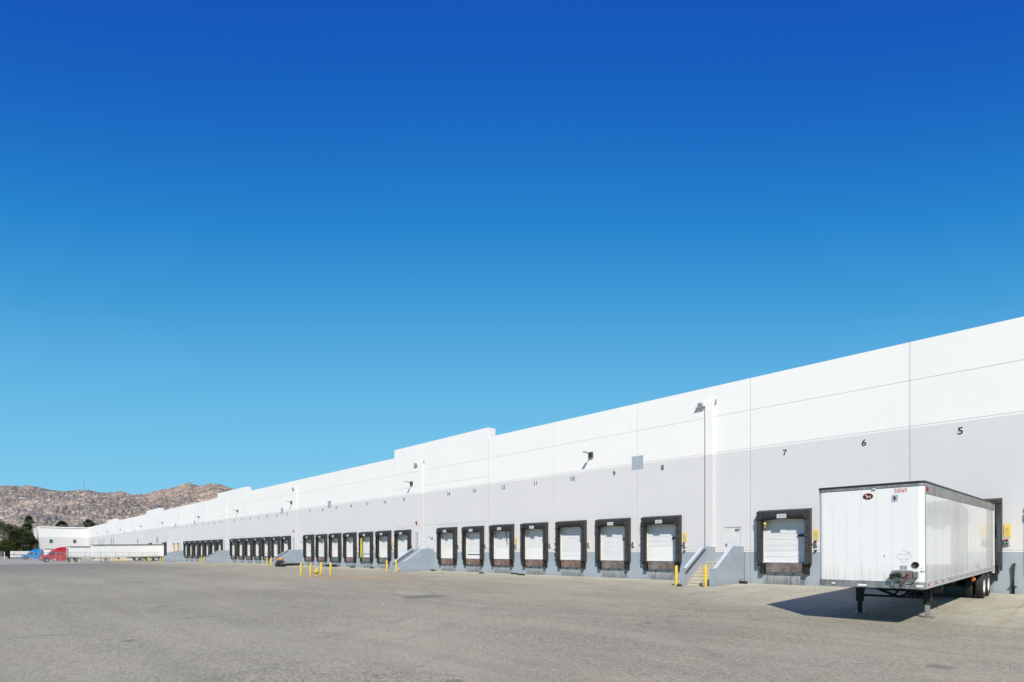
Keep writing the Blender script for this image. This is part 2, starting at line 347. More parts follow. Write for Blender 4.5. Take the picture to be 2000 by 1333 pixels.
def mat_line(name, col):
    m, nt, b = newmat(name)
    geo = N(nt, 'ShaderNodeNewGeometry').outputs['Position']
    b.inputs['Base Color'].default_value = (*col, 1); b.inputs['Roughness'].default_value = .85
    f = noise_fac(nt, geo, 5, 6, .7, .36, .62)
    f2 = noise_fac(nt, geo, .6, 3, .5, .3, .65)
    L(nt, mth(nt, 'MULTIPLY', mth(nt, 'MULTIPLY', f, rng(nt, f2, 0, 1, .35, 1)), .62), b.inputs['Alpha'])
    return m
M['linewhite'] = mat_line('worn_white_line', (.58, .56, .50))
M['lineyellow'] = mat_line('worn_yellow_line', (.60, .45, .22))
def mat_chain():
    m, nt, b = newmat('chain_link')
    tc = N(nt, 'ShaderNodeTexCoord').outputs['Object']
    sp = N(nt, 'ShaderNodeSeparateXYZ'); L(nt, tc, sp.inputs[0]); s, z = sp.outputs[1], sp.outputs[2]
    a = mth(nt, 'ABSOLUTE', mth(nt, 'SUBTRACT', mth(nt, 'FRACT', mth(nt, 'DIVIDE', mth(nt, 'ADD', mth(nt, 'ADD', s, z), 500.), .075)), .5))
    c = mth(nt, 'ABSOLUTE', mth(nt, 'SUBTRACT', mth(nt, 'FRACT', mth(nt, 'DIVIDE', mth(nt, 'ADD', mth(nt, 'SUBTRACT', s, z), 500.), .075)), .5))
    w = mth(nt, 'MAXIMUM', mth(nt, 'GREATER_THAN', a, .455), mth(nt, 'GREATER_THAN', c, .455))
    b.inputs['Base Color'].default_value = (.40, .40, .39, 1); b.inputs['Roughness'].default_value = .5
    L(nt, w, b.inputs['Alpha']); return m
M['chain'] = mat_chain()

# ------------------------------------------------------------------ mesh builder
class MB:
    def __init__(s): s.v = []; s.f = []; s.mi = []; s.sm = []; s.m = Matrix.Identity(4)
    def _add(s, vs, fs, mi=0, sm=False):
        o = len(s.v); s.v += [tuple(s.m @ Vector(p)) for p in vs]
        for f in fs: s.f.append(tuple(o + i for i in f)); s.mi.append(mi); s.sm.append(sm)
    def quad(s, a, b, c, d, mi=0): s._add([a, b, c, d], [(0, 1, 2, 3)], mi)
    def box(s, x0, x1, y0, y1, z0, z1, mi=0, bev=0):
        if bev <= 0:
            vs = [(x, y, z) for x in (x0, x1) for y in (y0, y1) for z in (z0, z1)]
            s._add(vs, [(0, 1, 3, 2), (4, 6, 7, 5), (0, 4, 5, 1), (2, 3, 7, 6), (0, 2, 6, 4), (1, 5, 7, 3)], mi)
        else:
            b = bev; r = []
            for z, k in ((z0, b), (z0 + b, 0), (z1 - b, 0), (z1, b)):
                r.append([(x0 + k + b, y0 + k, z), (x1 - k - b, y0 + k, z), (x1 - k, y0 + k + b, z), (x1 - k, y1 - k - b, z),
                          (x1 - k - b, y1 - k, z), (x0 + k + b, y1 - k, z), (x0 + k, y1 - k - b, z), (x0 + k, y0 + k + b, z)])
            s.loft(r, mi)
    def loft(s, rings, mi=0, caps=True, sm=False, closed=True):
        n = len(rings[0]); vs = [p for r in rings for p in r]; fs = []
        for i in range(len(rings) - 1):
            for j in range(n if closed else n - 1):
                a = i * n + j; b = i * n + (j + 1) % n; fs.append((a, b, b + n, a + n))
        s._add(vs, fs, mi, sm)
        if caps:
            s._add(rings[0], [tuple(reversed(range(n)))], mi); s._add(rings[-1], [tuple(range(n))], mi)
    def tube(s, pts, r, n=10, mi=0, caps=True):
        pts = [Vector(p) for p in pts]; rs = r if isinstance(r, (list, tuple)) else [r] * len(pts); rings = []
        for i, p in enumerate(pts):
            d = (pts[min(i + 1, len(pts) - 1)] - pts[max(i - 1, 0)]).normalized()
            u = d.cross(Vector((0, 0, 1)));
            if u.length < 1e-3: u = d.cross(Vector((1, 0, 0)))
            u.normalize(); w = d.cross(u)
            rings.append([tuple(p + rs[i] * (math.cos(2 * PI * k / n) * u + math.sin(2 * PI * k / n) * w)) for k in range(n)])
        s.loft(rings, mi, caps, True)
    def prism(s, poly, axis, a, b, mi=0):
        def P(u, v, w):
            return {'x': (w, u, v), 'y': (u, w, v), 'z': (u, v, w)}[axis]
        s.loft([[P(u, v, a) for u, v in poly], [P(u, v, b) for u, v in poly]], mi)
    def lathe(s, prof, axis='z', c=(0, 0, 0), n=20, mi=0, caps=True):
        rings = []
        for r, h in prof:
            ring = []
            for k in range(n):
                a = 2 * PI * k / n; u, v = r * math.cos(a), r * math.sin(a)
                q = {'z': (u, v, h), 'x': (h, u, v), 'y': (u, h, v)}[axis]
                ring.append((c[0] + q[0], c[1] + q[1], c[2] + q[2]))
            rings.append(ring)
        s.loft(rings, mi, caps, True)
    def mesh(s, name, mats):
        me = bpy.data.meshes.new(name); me.from_pydata(s.v, [], s.f)
        for m in (mats if isinstance(mats, (list, tuple)) else [mats]): me.materials.append(m)
        me.polygons.foreach_set('material_index', s.mi); me.polygons.foreach_set('use_smooth', s.sm)
        import bmesh
        bm = bmesh.new(); bm.from_mesh(me); bmesh.ops.recalc_face_normals(bm, faces=bm.faces); bm.to_mesh(me); bm.free()
        me.update(); return me
    def build(s, name, mats, parent=None, loc=None, raw=False):
        return link(name, s.mesh(name, mats), parent, loc)

def link(name, me, parent=None, loc=None):
    o = bpy.data.objects.new(name, me); C.objects.link(o)
    if parent: o.parent = parent
    if loc: o.location = loc
    return o
def thing(name, label, cat, loc=(0, 0, 0), group=None, rot=(0, 0, 0)):
    o = bpy.data.objects.new(name, None); o.empty_display_size = .3; C.objects.link(o); o.location = loc; o.rotation_euler = rot
    tag(o, label, cat, group); return o
def tag(o, label=None, cat=None, group=None, kind=None):
    if label: o['label'] = label
    if cat: o['category'] = cat
    if group: o['group'] = group
    if kind: o['kind'] = kind
    return o
def kids(o, tree): return tree.get(o.name, [])
def dup(root, loc, label=None, rot=None):
    tree = {}
    for q in C.objects:
        if q.parent: tree.setdefault(q.parent.name, []).append(q)
    def rec(o, par):
        c = o.copy(); C.objects.link(c)
        if par: c.parent = par
        for k in tree.get(o.name, []): rec(k, c)
        return c
    r = rec(root, None); r.location = loc
    if rot: r.rotation_euler = rot
    if label: r['label'] = label
    return r
def text_mesh(txt, size, extrude=.004, off=.0, sx=1.):
    cu = bpy.data.curves.new('lettering', 'FONT'); cu.body = txt; cu.size = size; cu.extrude = extrude; cu.offset = off
    cu.align_x = 'CENTER'; cu.align_y = 'CENTER'; cu.resolution_u = 4; cu.space_character = 1.12 if size > .3 else 1.05
    o = bpy.data.objects.new('lettering_source', cu); scene.collection.objects.link(o)
    dg = bpy.context.evaluated_depsgraph_get(); me = bpy.data.meshes.new_from_object(o.evaluated_get(dg))
    bpy.data.objects.remove(o)
    me.transform(Matrix.Scale(sx, 4, (1, 0, 0)) ); me.transform(Matrix.Rotation(PI / 2, 4, 'X')); return me

# ------------------------------------------------------------------ ground
def build_ground():
    xs = sorted(set([-4000, -2500, -1500, -900, -600, -450, -350, -300] + [-260 + 10 * i for i in range(30)] + [40, 60, 100, 200, 400, 800, 1600, 4000]))
    ys = sorted(set([-4000, -2000, -1000, -500, -250, -150, -100, -70, -50, -40, -36] + [-33 + i * 1.5 for i in range(23)] + [1.5, 80, 200, 500, 1000, 2500, 4000]))
    vs = [(x, y, gz(x, y)) for x in xs for y in ys]; n = len(ys)
    fs = [(i * n + j, (i + 1) * n + j, (i + 1) * n + j + 1, i * n + j + 1) for i in range(len(xs) - 1) for j in range(n - 1)]
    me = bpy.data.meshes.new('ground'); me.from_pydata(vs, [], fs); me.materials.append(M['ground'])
    me.polygons.foreach_set('use_smooth', [True] * len(fs))
    tag(link('ground', me), kind='structure')
build_ground()

def strip(name, x0, x1, y0, y1, mat, n=8):
    mb = MB()
    for i in range(n):
        a = y0 + (y1 - y0) * i / n; b = y0 + (y1 - y0) * (i + 1) / n
        mb.quad((x0, a, gz(x0, a) + .004), (x1, a, gz(x1, a) + .004), (x1, b, gz(x1, b) + .004), (x0, b, gz(x0, b) + .004))
    tag(mb.build(name, mat), kind='structure')
for i in (-1, 0, 1, 2, 4, 5, 6):
    xc = slot(i) - PITCH / 2
    ln = -12.4 if i < 3 else -6
    strip('parking_line', xc + .55, xc + .65, ln, -1.0, M['linewhite'] if i != -1 else M['lineyellow'])
    if i < 3: strip('parking_line', xc - .68, xc - .58, ln, -1.0, M['linewhite'])

# ------------------------------------------------------------------ mountain
SKY = [(-700, 985), (-400, 965), (-150, 958), (0, 951), (20, 950), (38, 952), (55, 949.5), (75, 953), (100, 958.7), (120, 961), (155, 958), (180, 959.6), (207, 963.5), (235, 960),
       (262, 966.5), (290, 964), (310, 957), (329, 955.5), (345, 949), (357, 945), (370, 943), (380, 946), (392, 949), (410, 945), (428, 946), (440, 950), (455, 956), (520, 975), (650, 990), (900, 1010), (1300, 1040), (1900, 1062)]
def sky_h(px):
    for (a, ya), (b, yb) in zip(SKY, SKY[1:]):
        if a <= px <= b:
            t = (px - a) / (b - a); return ya + (yb - ya) * t
    return SKY[-1][1]
def build_mountain():
    cols = 900; rows = 90; vs = []; x0, x1 = -700, 1900
    for i in range(cols):
        px = x0 + (x1 - x0) * i / (cols - 1)
        px = x0 + (x1 - x0) * (.0 + (i / (cols - 1)) ** 1.0)
        H = (1079 - sky_h(px)) / 1100 * 1500 + 1.784
        for j in range(rows):
            t = j / (rows - 1)
            if t < .8: Z = 620 + 880 * (t / .8)
            else: Z = 1500 + 700 * (t - .8) / .2
            p = CAM + (FWD + RGT * ((px - 1000) / 1100)) * Z
            if t <= .8:
                s = t / .8; z = H * (s ** 1.05)
            else: s = 1; z = H * (1 - .6 * (t - .8) / .2)
            q = Vector((p.x, p.y, 0))
            fold = noise.fractal(q * .0045, 1.0, 2.1, 5) * 42 * math.sin(PI * min(1, s)) ** .8 if s < 1 else 0
            rough = noise.fractal(q * .035, .9, 2.2, 5) * (5.0 if s < 1 else 2.0) * min(1, s * 3)
            rk = abs(noise.noise(q * .11)) * 4.0 * min(1, s * 3)
            zz = z + fold + rough * .7 + rk - 1.2
            lim = (1079 - sky_h(px) + 1.2 + noise.noise(q * .05) * 1.6) / 1100 * Z + 1.784
            vs.append((p.x, p.y, max(-2, min(zz, lim))))
    fs = [(i * rows + j, (i + 1) * rows + j, (i + 1) * rows + j + 1, i * rows + j + 1) for i in range(cols - 1) for j in range(rows - 1)]
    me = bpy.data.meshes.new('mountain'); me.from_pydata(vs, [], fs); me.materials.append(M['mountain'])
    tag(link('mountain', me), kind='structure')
build_mountain()
def on_ridge(px, Z=1500, up=0):
    p = CAM + (FWD + RGT * ((px - 1000) / 1100)) * Z; return (p.x, p.y, (1079 - sky_h(px)) / 1100 * Z + 1.784 + up)
def mast(px, h, r, label):
    loc = on_ridge(px, 1500, -4); t = thing('radio_mast', label, 'radio mast', loc)
    mb = MB()
    for a in range(3):
        c, s = math.cos(a * 2.094), math.sin(a * 2.094); mb.tube([(c * r, s * r, 0), (c * r, s * r, h)], r * .3, 5)
    k = 0
    while k < h:
        mb.tube([(r, 0, k), (-r / 2, r * .87, k + h / 14)], r * .18, 4); mb.tube([(-r / 2, r * .87, k), (-r / 2, -r * .87, k + h / 14)], r * .18, 4); k += h / 14
    mb.build('tower', M['rockpost'], t)
    mb = MB(); mb.tube([(0, 0, h), (0, 0, h * 1.15)], r * .22, 5); mb.build('antenna', M['rockpost'], t)
mast(164, 34, .55, 'thin tall radio mast on the low saddle of the rocky mountain')
mast(370, 7, 1.0, 'short antenna mast on the highest peak of the rocky mountain')

# ------------------------------------------------------------------ warehouse
XR, XL = 16.0, -283.0
DOCKS = [i for i in range(-5, 40) if (i - 3) % 8 != 0 and i not in (38,)] + [43]
STAIRS = [-5, 3, 11, 19, 27, 35]
DOCKS = [i for i in DOCKS if i >= -3]
RAISED = [(joint(a) + .03, joint(a - 2) - .03) for a in (6, 14, 22, 30)]
ROOF, RAISE = 11.77, 12.62
wh = thing('warehouse', 'long white and grey tilt-up warehouse with a blue-grey base and a row of truck docks', 'warehouse', (0, 0, 0))
def build_wall():
    xs = {XR, XL}
    k = 0
    while joint(k) > XL: xs |= {joint(k) - .011, joint(k) + .011}; k += 1
    for k in (-1, -2): xs |= {joint(k) - .011, joint(k) + .011}
    for i in DOCKS: xs |= {slot(i) - 1.25, slot(i) + 1.25}
    for i in STAIRS:
        if i > 0: xs |= {slot(i) + .34, slot(i) + 1.36}
    for a, b in RAISED: xs |= {a, b}
    zs = sorted([-1.2, .0, 1.2, 1.852, 1.868, 3.27, 3.78, 4.44, 4.455, 7.752, 7.768, 8.385, 8.40, 9.932, 9.948, ROOF, RAISE])
    xs = sorted(xs); nx, nz = len(xs) - 1, len(zs) - 1
    def cell(i, j):
        if i < 0 or j < 0 or i >= nx or j >= nz: return None
        xc = (xs[i] + xs[i + 1]) / 2; zc = (zs[j] + zs[j + 1]) / 2
        inr = any(a < xc < b for a, b in RAISED)
        if zc > ROOF and not inr: return None
        for d in DOCKS:
            if abs(xc - slot(d)) < 1.25 and 1.2 < zc < 3.78: return None
        for d in STAIRS:
            if d > 0 and slot(d) + .34 < xc < slot(d) + 1.36 and 1.2 < zc < 3.27: return None
        if xs[i + 1] - xs[i] < .03: return .018
        w = zs[j + 1] - zs[j]
        if w < .03:
            if 1.8 < zc < 1.9 or 7.7 < zc < 7.8 or 9.9 < zc < 10: return .018
            if inr: return .018
        return 0.
    mb = MB()
    for i in range(nx):
        for j in range(nz):
            d = cell(i, j)
            if d is None: continue
            x0, x1, z0, z1 = xs[i], xs[i + 1], zs[j], zs[j + 1]; mi = 1 if d > 0 else 0
            mb.quad((x0, d, z0), (x1, d, z0), (x1, d, z1), (x0, d, z1), mi)
            for (di, dj, a, b_) in ((1, 0, (x1, z0), (x1, z1)), (-1, 0, (x0, z0), (x0, z1)), (0, 1, (x0, z1), (x1, z1)), (0, -1, (x0, z0), (x1, z0))):
                o = cell(i + di, j + dj); o = .25 if o is None else o
                if o > d + 1e-6: mb.quad((a[0], d, a[1]), (b_[0], d, b_[1]), (b_[0], o, b_[1]), (a[0], o, a[1]), mi)
    mb.build('wall', [M['wall'], M['groove']], wh)
build_wall()
mb = MB()   # side, rear and roof
mb.box(XR - .3, XR, .252, 70, -1, ROOF - .01); mb.box(XL + .01, XR, 70, 70.3, -1, ROOF - .01)
mb.build('end_wall', M['wall'], wh)
mb = MB(); mb.box(XL - 25, XR - .31, .252, 69.9, 11.1, 11.3); mb.box(XL - 24.7, XL, -14.8, .251, 11.1, 11.3); mb.build('roof', M['roofing'], wh)
for a, b in RAISED:
    mb = MB(); mb.box(a, b, .252, .85, 11.3, RAISE); mb.build('parapet', M['wall'], wh)
# projecting wing at the far end
mb = MB()
WX = XL
for (y0, y1) in ((-15.1, -9.0), (-9.0 + .02, -3.0), (-3.0 + .02, 0)):
    mb.box(WX - .3, WX, y0, y1, -1.2, ROOF)
mb.box(WX - .3, WX - .02, -9.1, -2.9, -1.2, ROOF - .05)
mb.box(WX - 25, WX - .301, -15.1, -14.8, -1.2, ROOF)
mb.box(WX - 25.3, WX - 25.001, -15.1, 70, -1.2, ROOF)
mb.build('wing_wall', M['wall'], wh)
for y in (-11.5, -4.2):
    mb = MB(); mb.box(WX + .002, WX + .06, y - .6, y + .6, 5.25, 6.9); f = mb.build('window', M['trim'], wh)
    mb = MB(); mb.box(WX + .062, WX + .075, y - .52, y + .52, 5.33, 6.82); mb.build('pane', M['greenglass'], f)
mb = MB(); mb.box(WX - 17, WX - 14, -15.16, -15.102, 1, 6.8); mb.build('shutter', M['vent'], wh)
# wall chases (boxed downspouts) by each stair
for i in STAIRS:
    x = slot(i) - .54; mb = MB(); mb.box(x - .23, x + .23, -.16 if i == 3 else -.05, -.002, -1.0, 10.85, 0); mb.build('downspout_chase', M['wall'], wh)
# louvers and painted patches
for k in (2, 8, 10, 16, 18, 24, 26):
    x = joint(k); mb = MB(); mb.box(x - .45, x - .013, -.006, -.001, 7.34, 8.25); mb.box(x + .013, x + .45, -.006, -.001, 7.34, 8.25); mb.build('access_panel', M['greysq'], wh)
for i in (11, 19, 27, 35):
    x = slot(i) - 1.35; mb = MB(); mb.box(x - .34, x + .34, -.03, -.002, 2.15, 3.97, 0)
    for q in range(13): mb.box(x - .29, x + .29, -.05, -.031, 2.22 + q * .133, 2.28 + q * .133, 1)
    mb.build('louver', [M['trim'], M['vent']], wh)
for t, zlo, zhi, w in ((220, 4.2, 6.7, .5), (223.7, 4.2, 6.7, .5), (235, 4.2, 6.6, .5), (238.7, 4.2, 6.6, .5), (242.2, 4.2, 6.6, .5), (245.7, 4.2, 6.6, .5), (260, 4.2, 6.6, .6), (264, 4.2, 6.6, .6), (311.5, 4.3, 5.4, .8), (349.5, 4.2, 5.5, .9)):
    x = 30.42 - 67018 / t; mb = MB(); mb.box(x - w, x + w, -.04, -.002, zlo, zhi); mb.build('wall_vent', M['vent'], wh)
mb = MB()
x = 30.42 - 67018 / 268.; mb.box(x - 1.3, x - .9, 3.0, 3.3, 11.3, 13.5); mb.box(x + .9, x + 1.3, 3.0, 3.3, 11.3, 13.5); mb.box(x - .89, x + .89, 3.0, 3.3, 13.0, 13.3)
mb.build('roof_ladder_frame', M['yellowdull'], wh)
# numbers
nums = []
n = 5
for i in range(0, 39):
    if (i - 3) % 8 == 0: continue
    nums.append((i, n)); n += 1
for i, n in [(-1, 4), (-2, 3), (-3, 2)] + nums:
    me = text_mesh(str(n), .45, .003, .009, 1.0)
    me.materials.append(M['ink']); o = link('dock_number', me, wh, (slot(i), -.006, 7.24))
# conduit and small bits
mb = MB(); mb.box(-16.6, -15.9 + .0, -.012, -.002, 4.02, 4.05); 
mb = MB()
mb.tube([(-14.33, -.04, 1.82), (-14.33, -.04, .05)], .018, 6); mb.build('conduit', M['vent'], wh)
mb = MB(); mb.tube([(-2.72, -.09, .0), (-2.72, -.09, 1.18), (-2.70, -.03, 1.26), (-2.70, .02, 1.27)], .055, 10); mb.box(-2.83, -2.61, -.14, -.001, .30, .33)
mb.build('drain_pipe', M['chassis'], wh)

# ---- doors (parts of the warehouse)
def door_mesh(kind):
    mb = MB(); z = 1.205; H = 2.57; n = 8; hh = H / n
    for k in range(n):
        mb.box(-1.247, 1.247, .20 + (.006 if k % 2 else 0), .26, z + k * hh + .006, z + (k + 1) * hh - .006, 0)
        if k not in (0, 1) or kind == 2:
            for q in range(1, 4): mb.box(-1.24, 1.24, .196 + (.006 if k % 2 else 0), .1995 + (.006 if k % 2 else 0), z + k * hh + q * hh / 4 - .008, z + k * hh + q * hh / 4 + .008, 1)
    mb.box(-1.247, 1.247, .262, .28, z, z + H, 1)
    if kind == 1:
        mb.box(-1.1, 1.1, .188, .195, z + .01, z + .95, 2)
    return mb.mesh('dock_door', [M['doorwhite'], M['slat'], M['trailer']])
DOORM = [door_mesh(0), door_mesh(1), door_mesh(2)]
def latch_mesh():
    mb = MB(); mb.box(.62, 1.2, .12, .185, 2.62, 2.75); mb.tube([(1.2, .15, 2.4), (1.2, .15, 2.95)], .02, 6); return mb.mesh('latch', M['black'])
LATCH = latch_mesh()
def track_mesh(s):
    mb = MB(); mb.box(min(s * 1.235, s * 1.249), max(s * 1.235, s * 1.249), .003, .19, 1.21, 3.77); mb.box(min(s * 1.17, s * 1.234), max(s * 1.17, s * 1.234), .165, .185, 1.21, 3.77); return mb.mesh('jamb', M['jamb'])
TRK = [track_mesh(-1), track_mesh(1)]
def lev_mesh():
    mb = MB()
    mb.prism([(-.98, 1.17), (.98, 1.17), (.93, .68), (-.93, .68)], 'y', -.17, -.11, 0)
    mb.box(-1.0, 1.0, -.16, .18, 1.172, 1.195, 0)
    mb.box(-1.22, 1.22, -.055, -.003, .58, .66, 1)
    for x in (-.45, .45): mb.box(x - .03, x + .03, -.09, -.056, .54, .62, 2)
    return mb
LEV = [lev_mesh().mesh('dock_leveler', [M[r], M['steel'], M['black']]) for r in ('rust1', 'rust2', 'rust3')]
def bumper_mesh(s):
    mb = MB(); x0, x1 = sorted((s * 1.03, s * 1.27))
    for q in range(4): mb.box(x0, x1, -.27 + q * .006, -.04, .60 + q * .14, .60 + q * .14 + .132, 0, .012)
    mb.box(x0 - .02, x1 + .02, -.04, -.002, .56, 1.19); return mb.mesh('bumper', M['rubber'])
BMP = [bumper_mesh(-1), bumper_mesh(1)]
for i in DOCKS:
    o = link('dock_door', DOORM[{4: 1, 7: 1, 8: 1, 2: 0, 6: 0, 5: 2}.get(i, i % 3 if i > 8 else 0)], wh, (slot(i), 0, 0))
    if i in (36, 37):
        o.data = o.data.copy(); o.data.materials[0] = M['orangedoor']; o['label'] = 'ochre yellow dock door'
    link('latch', LATCH, o)
    if i in (9, 14, 22, 30):
        mb = MB(); mb.box(-1.2, 1.2, .17, .195, 1.56, 1.61); mb.build('dark_gap_strip', M['black'], o)  # dark strip standing in for the unlit gap under a raised door
    link('jamb', TRK[0], o); link('jamb', TRK[1], o)
    lv = link('dock_leveler', LEV[0 if i < 4 else 1 if (i in (6, 7, 8, 9, 10, 17, 18) or i % 3 == 0) else 2 if i in (14, 15, 16, 23, 24) else 0], wh, (slot(i), 0, 0))
    link('bumper', BMP[0], lv); link('bumper', BMP[1], lv)
# person doors
def pdoor():
    mb = MB(); x0, x1 = .37, 1.33
    mb.box(x0, x1, .04, .09, 1.21, 3.24, 0); return mb.mesh('person_door', M['jamb'])
PD = pdoor()
mb = MB(); mb.box(.342, .368, .01, .12, 1.205, 3.265); mb.box(1.332, 1.358, .01, .12, 1.205, 3.265); mb.box(.369, 1.331, .01, .12, 3.245, 3.268); PF = mb.mesh('door_frame', M['jamb'])
mb = MB(); mb.box(.43, .50, .0, .058, 2.14, 2.30); mb.tube([(.45, -.01, 2.2), (.58, -.01, 2.2)], .012, 6); PH = mb.mesh('handle', M['dullsteel'])
mb = MB(); mb.box(1.02, 1.28, -.02, .058, 3.08, 3.15); mb.tube([(1.03, -.03, 3.11), (1.3, -.12, 3.14), (1.31, .0, 3.2)], .012, 6); PC = mb.mesh('door_closer', M['dullsteel'])
for i in STAIRS:
    if i < 0: continue
    o = link('person_door', PD, wh, (slot(i), 0, 0)); link('door_frame', PF, o); link('handle', PH, o); link('door_closer', PC, o)

# ------------------------------------------------------------------ dock shelters
W = 1.39; DP = .35
def pad_mesh(s, var):
    """pleated side pad"""
    rnd = random.Random(var * 10 + (1 if s > 0 else 0)); mb = MB()
    xo, xi = s * (W - .035), s * (W - .25)
    z = 1.18; n = 24; h = (3.93 - z) / n
    for k in range(n):
        a = z + k * h; b = a + h * 1.25; j = rnd.uniform(-.012, .012); jj = rnd.uniform(-.01, .01)
        y0, y1 = -DP - .045 + j, -DP + .01
        vs = [(xo, y0 + .012, a), (xi + jj, y0 + .0, a), (xi + jj, y1, b), (xo, y1, b), (xo, -DP + .05, a), (xi + jj, -DP + .05, a)]
        mb._add(vs, [(0, 1, 2, 3)], 0); mb._add(vs, [(0, 1, 5, 4)], 0)
        mb.box(min(xo, xi), max(xo, xi), y0 - .004, y0 + .006, a - .010, a + .014, 1)
    mb.box(min(s * (W - .25), s * (W - .04)), max(s * (W - .25), s * (W - .04)), -DP + .052, -.04, 1.24, 3.9, 0)
    # crumpled knot of fabric at the head
    for q in range(7):
        cx = s * (W - .15) + rnd.uniform(-.09, .09); cz = 3.62 + rnd.uniform(-.12, .17); r = rnd.uniform(.05, .1)
        lump(mb, (cx, -DP - .05, cz), r, rnd)
    for q in range(var * 2):
        lump(mb, (xo + s * rnd.uniform(-.02, .05), -DP - rnd.uniform(.0, .06), rnd.uniform(1.5, 3.3)), rnd.uniform(.045, .085), rnd)
    for q in range(2):
        lump(mb, (s * (W - .15) + rnd.uniform(-.06, .06), -DP - .02, 1.22 + rnd.uniform(-.03, .06)), .07, rnd)
    return mb.mesh('side_pad', [M['shelter'], M['pleat']])
def lump(mb, c, r, rnd):
    rings = []; sd = rnd.random() * 50
    for a in range(6):
        th = PI * (a + .02) / 5.04; ring = []
        for b in range(8):
            ph = 2 * PI * b / 8; d = Vector((math.sin(th) * math.cos(ph), math.sin(th) * math.sin(ph) * .7, math.cos(th)))
            k = r * (1 + .45 * noise.noise(d * 2.3 + Vector((sd, sd, 0)))); ring.append((c[0] + d.x * k, c[1] + d.y * k, c[2] + d.z * k))
        rings.append(ring)
    mb.loft(rings, 0, True, False)
def frame_mesh(wide=0):
    mb = MB(); w = W + wide; t = .035
    for s in (-1, 1):
        x0, x1 = sorted((s * (w - t), s * w))
        mb.prism([(-.002, 4.10), (-DP, 4.0), (-DP, 1.22), (-DP * .45, .98), (-.002, 1.16)], 'x', x0, x1, 1)
    # sloped top board
    mb.loft([[(-w, -.002, 4.101), (w, -.002, 4.101), (w, -DP - .03, 4.001), (-w, -DP - .03, 4.001)], [(-w, -.002, 4.135), (w, -.002, 4.135), (w, -DP - .03, 4.035), (-w, -DP - .03, 4.035)]], 1)
    mb.box(-w, w, -DP - .035, -DP - .002, 3.90, 3.999, 1)
    return mb.mesh('shelter_frame', [M['shelter'], M['shelterside']])
def curtain_mesh(var):
    rnd = random.Random(100 + var); mb = MB(); nx, nz = 30, 8; vs = []
    drop = [.40, .42, .34, .44, .37, .46, .42][var]
    for i in range(nx + 1):
        u = i / nx; x = -W + .05 + (2 * W - .1) * u
        for j in range(nz + 1):
            v = j / nz
            e = drop + .05 * noise.noise(Vector((u * 3, var * 7.1, 0))) + (-.06 * math.exp(-((u - .5) / .35) ** 2))
            if var == 1: e += .05 * math.sin(u * 9)
            z = 3.93 - v * e
            y = -DP - .012 - .05 * math.sin(v * PI) - .035 * noise.noise(Vector((u * 7 + var * 3, v * 2.5, 1))) * (v + .2) + .06 * v * v
            # tension folds running to the corners
            fd = abs(u - .5) * 2; y -= .025 * math.sin((v * 3 + fd * 5) * 4) * fd * v
            vs.append((x, y, z))
    mb._add(vs, [(i * (nz + 1) + j, (i + 1) * (nz + 1) + j, (i + 1) * (nz + 1) + j + 1, i * (nz + 1) + j + 1) for i in range(nx) for j in range(nz)], 0, True)
    if var == 3:   # torn flap hanging down
        mb.loft([[(.62, -DP - .02, 3.6), (.8, -DP, 3.6), (.8, -DP + .01, 3.6)], [(.72, -DP - .05, 3.3), (.8, -DP, 3.3), (.8, -DP + .01, 3.3)], [(.78, -DP - .03, 2.95), (.80, -DP, 2.95), (.80, -DP + .01, 2.95)]], 0)
    return mb.mesh('head_curtain', M['shelter'])
FR = frame_mesh(); CUR = [curtain_mesh(v) for v in range(7)]
PADS = [(pad_mesh(-1, v), pad_mesh(1, v)) for v in range(4)]
mb = MB(); mb.box(-.25, .25, -DP - .115, -DP - .10, 3.64, 3.86, 0)
for k in range(3): mb.box(-.2, .2, -DP - .1175, -DP - .1155, 3.69 + k * .05, 3.71 + k * .05, 1)
NP = mb.mesh('number_plate', [M['plate'], M['vent']])
mb = MB(); mb.lathe([(.0, 0), (.07, 0), (.085, .05), (.05, .16), (.02, .2)], 'y', (-.93, -.42, 3.36), 12); mb.tube([(-.93, -.25, 3.36), (-.95, -.15, 3.45), (-1.2, -.05, 3.45)], .02, 6); mb.box(-.95, -.91, -.36, -.33, 3.14, 3.30); DL = mb.mesh('dock_light', M['yellow'])
ORD = ['first', 'second', 'third', 'fourth', 'fifth', 'sixth', 'seventh']
STN = {3: 'first (nearest) staircase', 11: 'second staircase from the right', 19: 'third staircase from the right', 27: 'fourth staircase from the right', 35: 'farthest staircase'}
shelter_labels = {-3: 'black dock shelter around the dock door three bays right of the parked trailer', -2: 'black dock shelter two bays right of the parked trailer',
  -1: 'black dock shelter at the right edge, right of the sign with red and green light', 0: 'black dock shelter clasped around the rear of the near white trailer under number 5',
  2: 'pleated black dock shelter under number 7 with a small yellow dock light inside',
  4: 'pleated black dock shelter under number 8, right beside the nearest staircase', 5: 'pleated black dock shelter under number 9 with a grey-brown leveler plate',
  6: 'black dock shelter under number 10 with smooth drooping curtain', 7: 'black dock shelter under number 11 around a door with bright lower half',
  8: 'black dock shelter under number 12 with a torn flap hanging in the opening', 9: 'black dock shelter under number 13 with rust-red leveler', 10: 'black dock shelter under number 14, just right of the second staircase'}
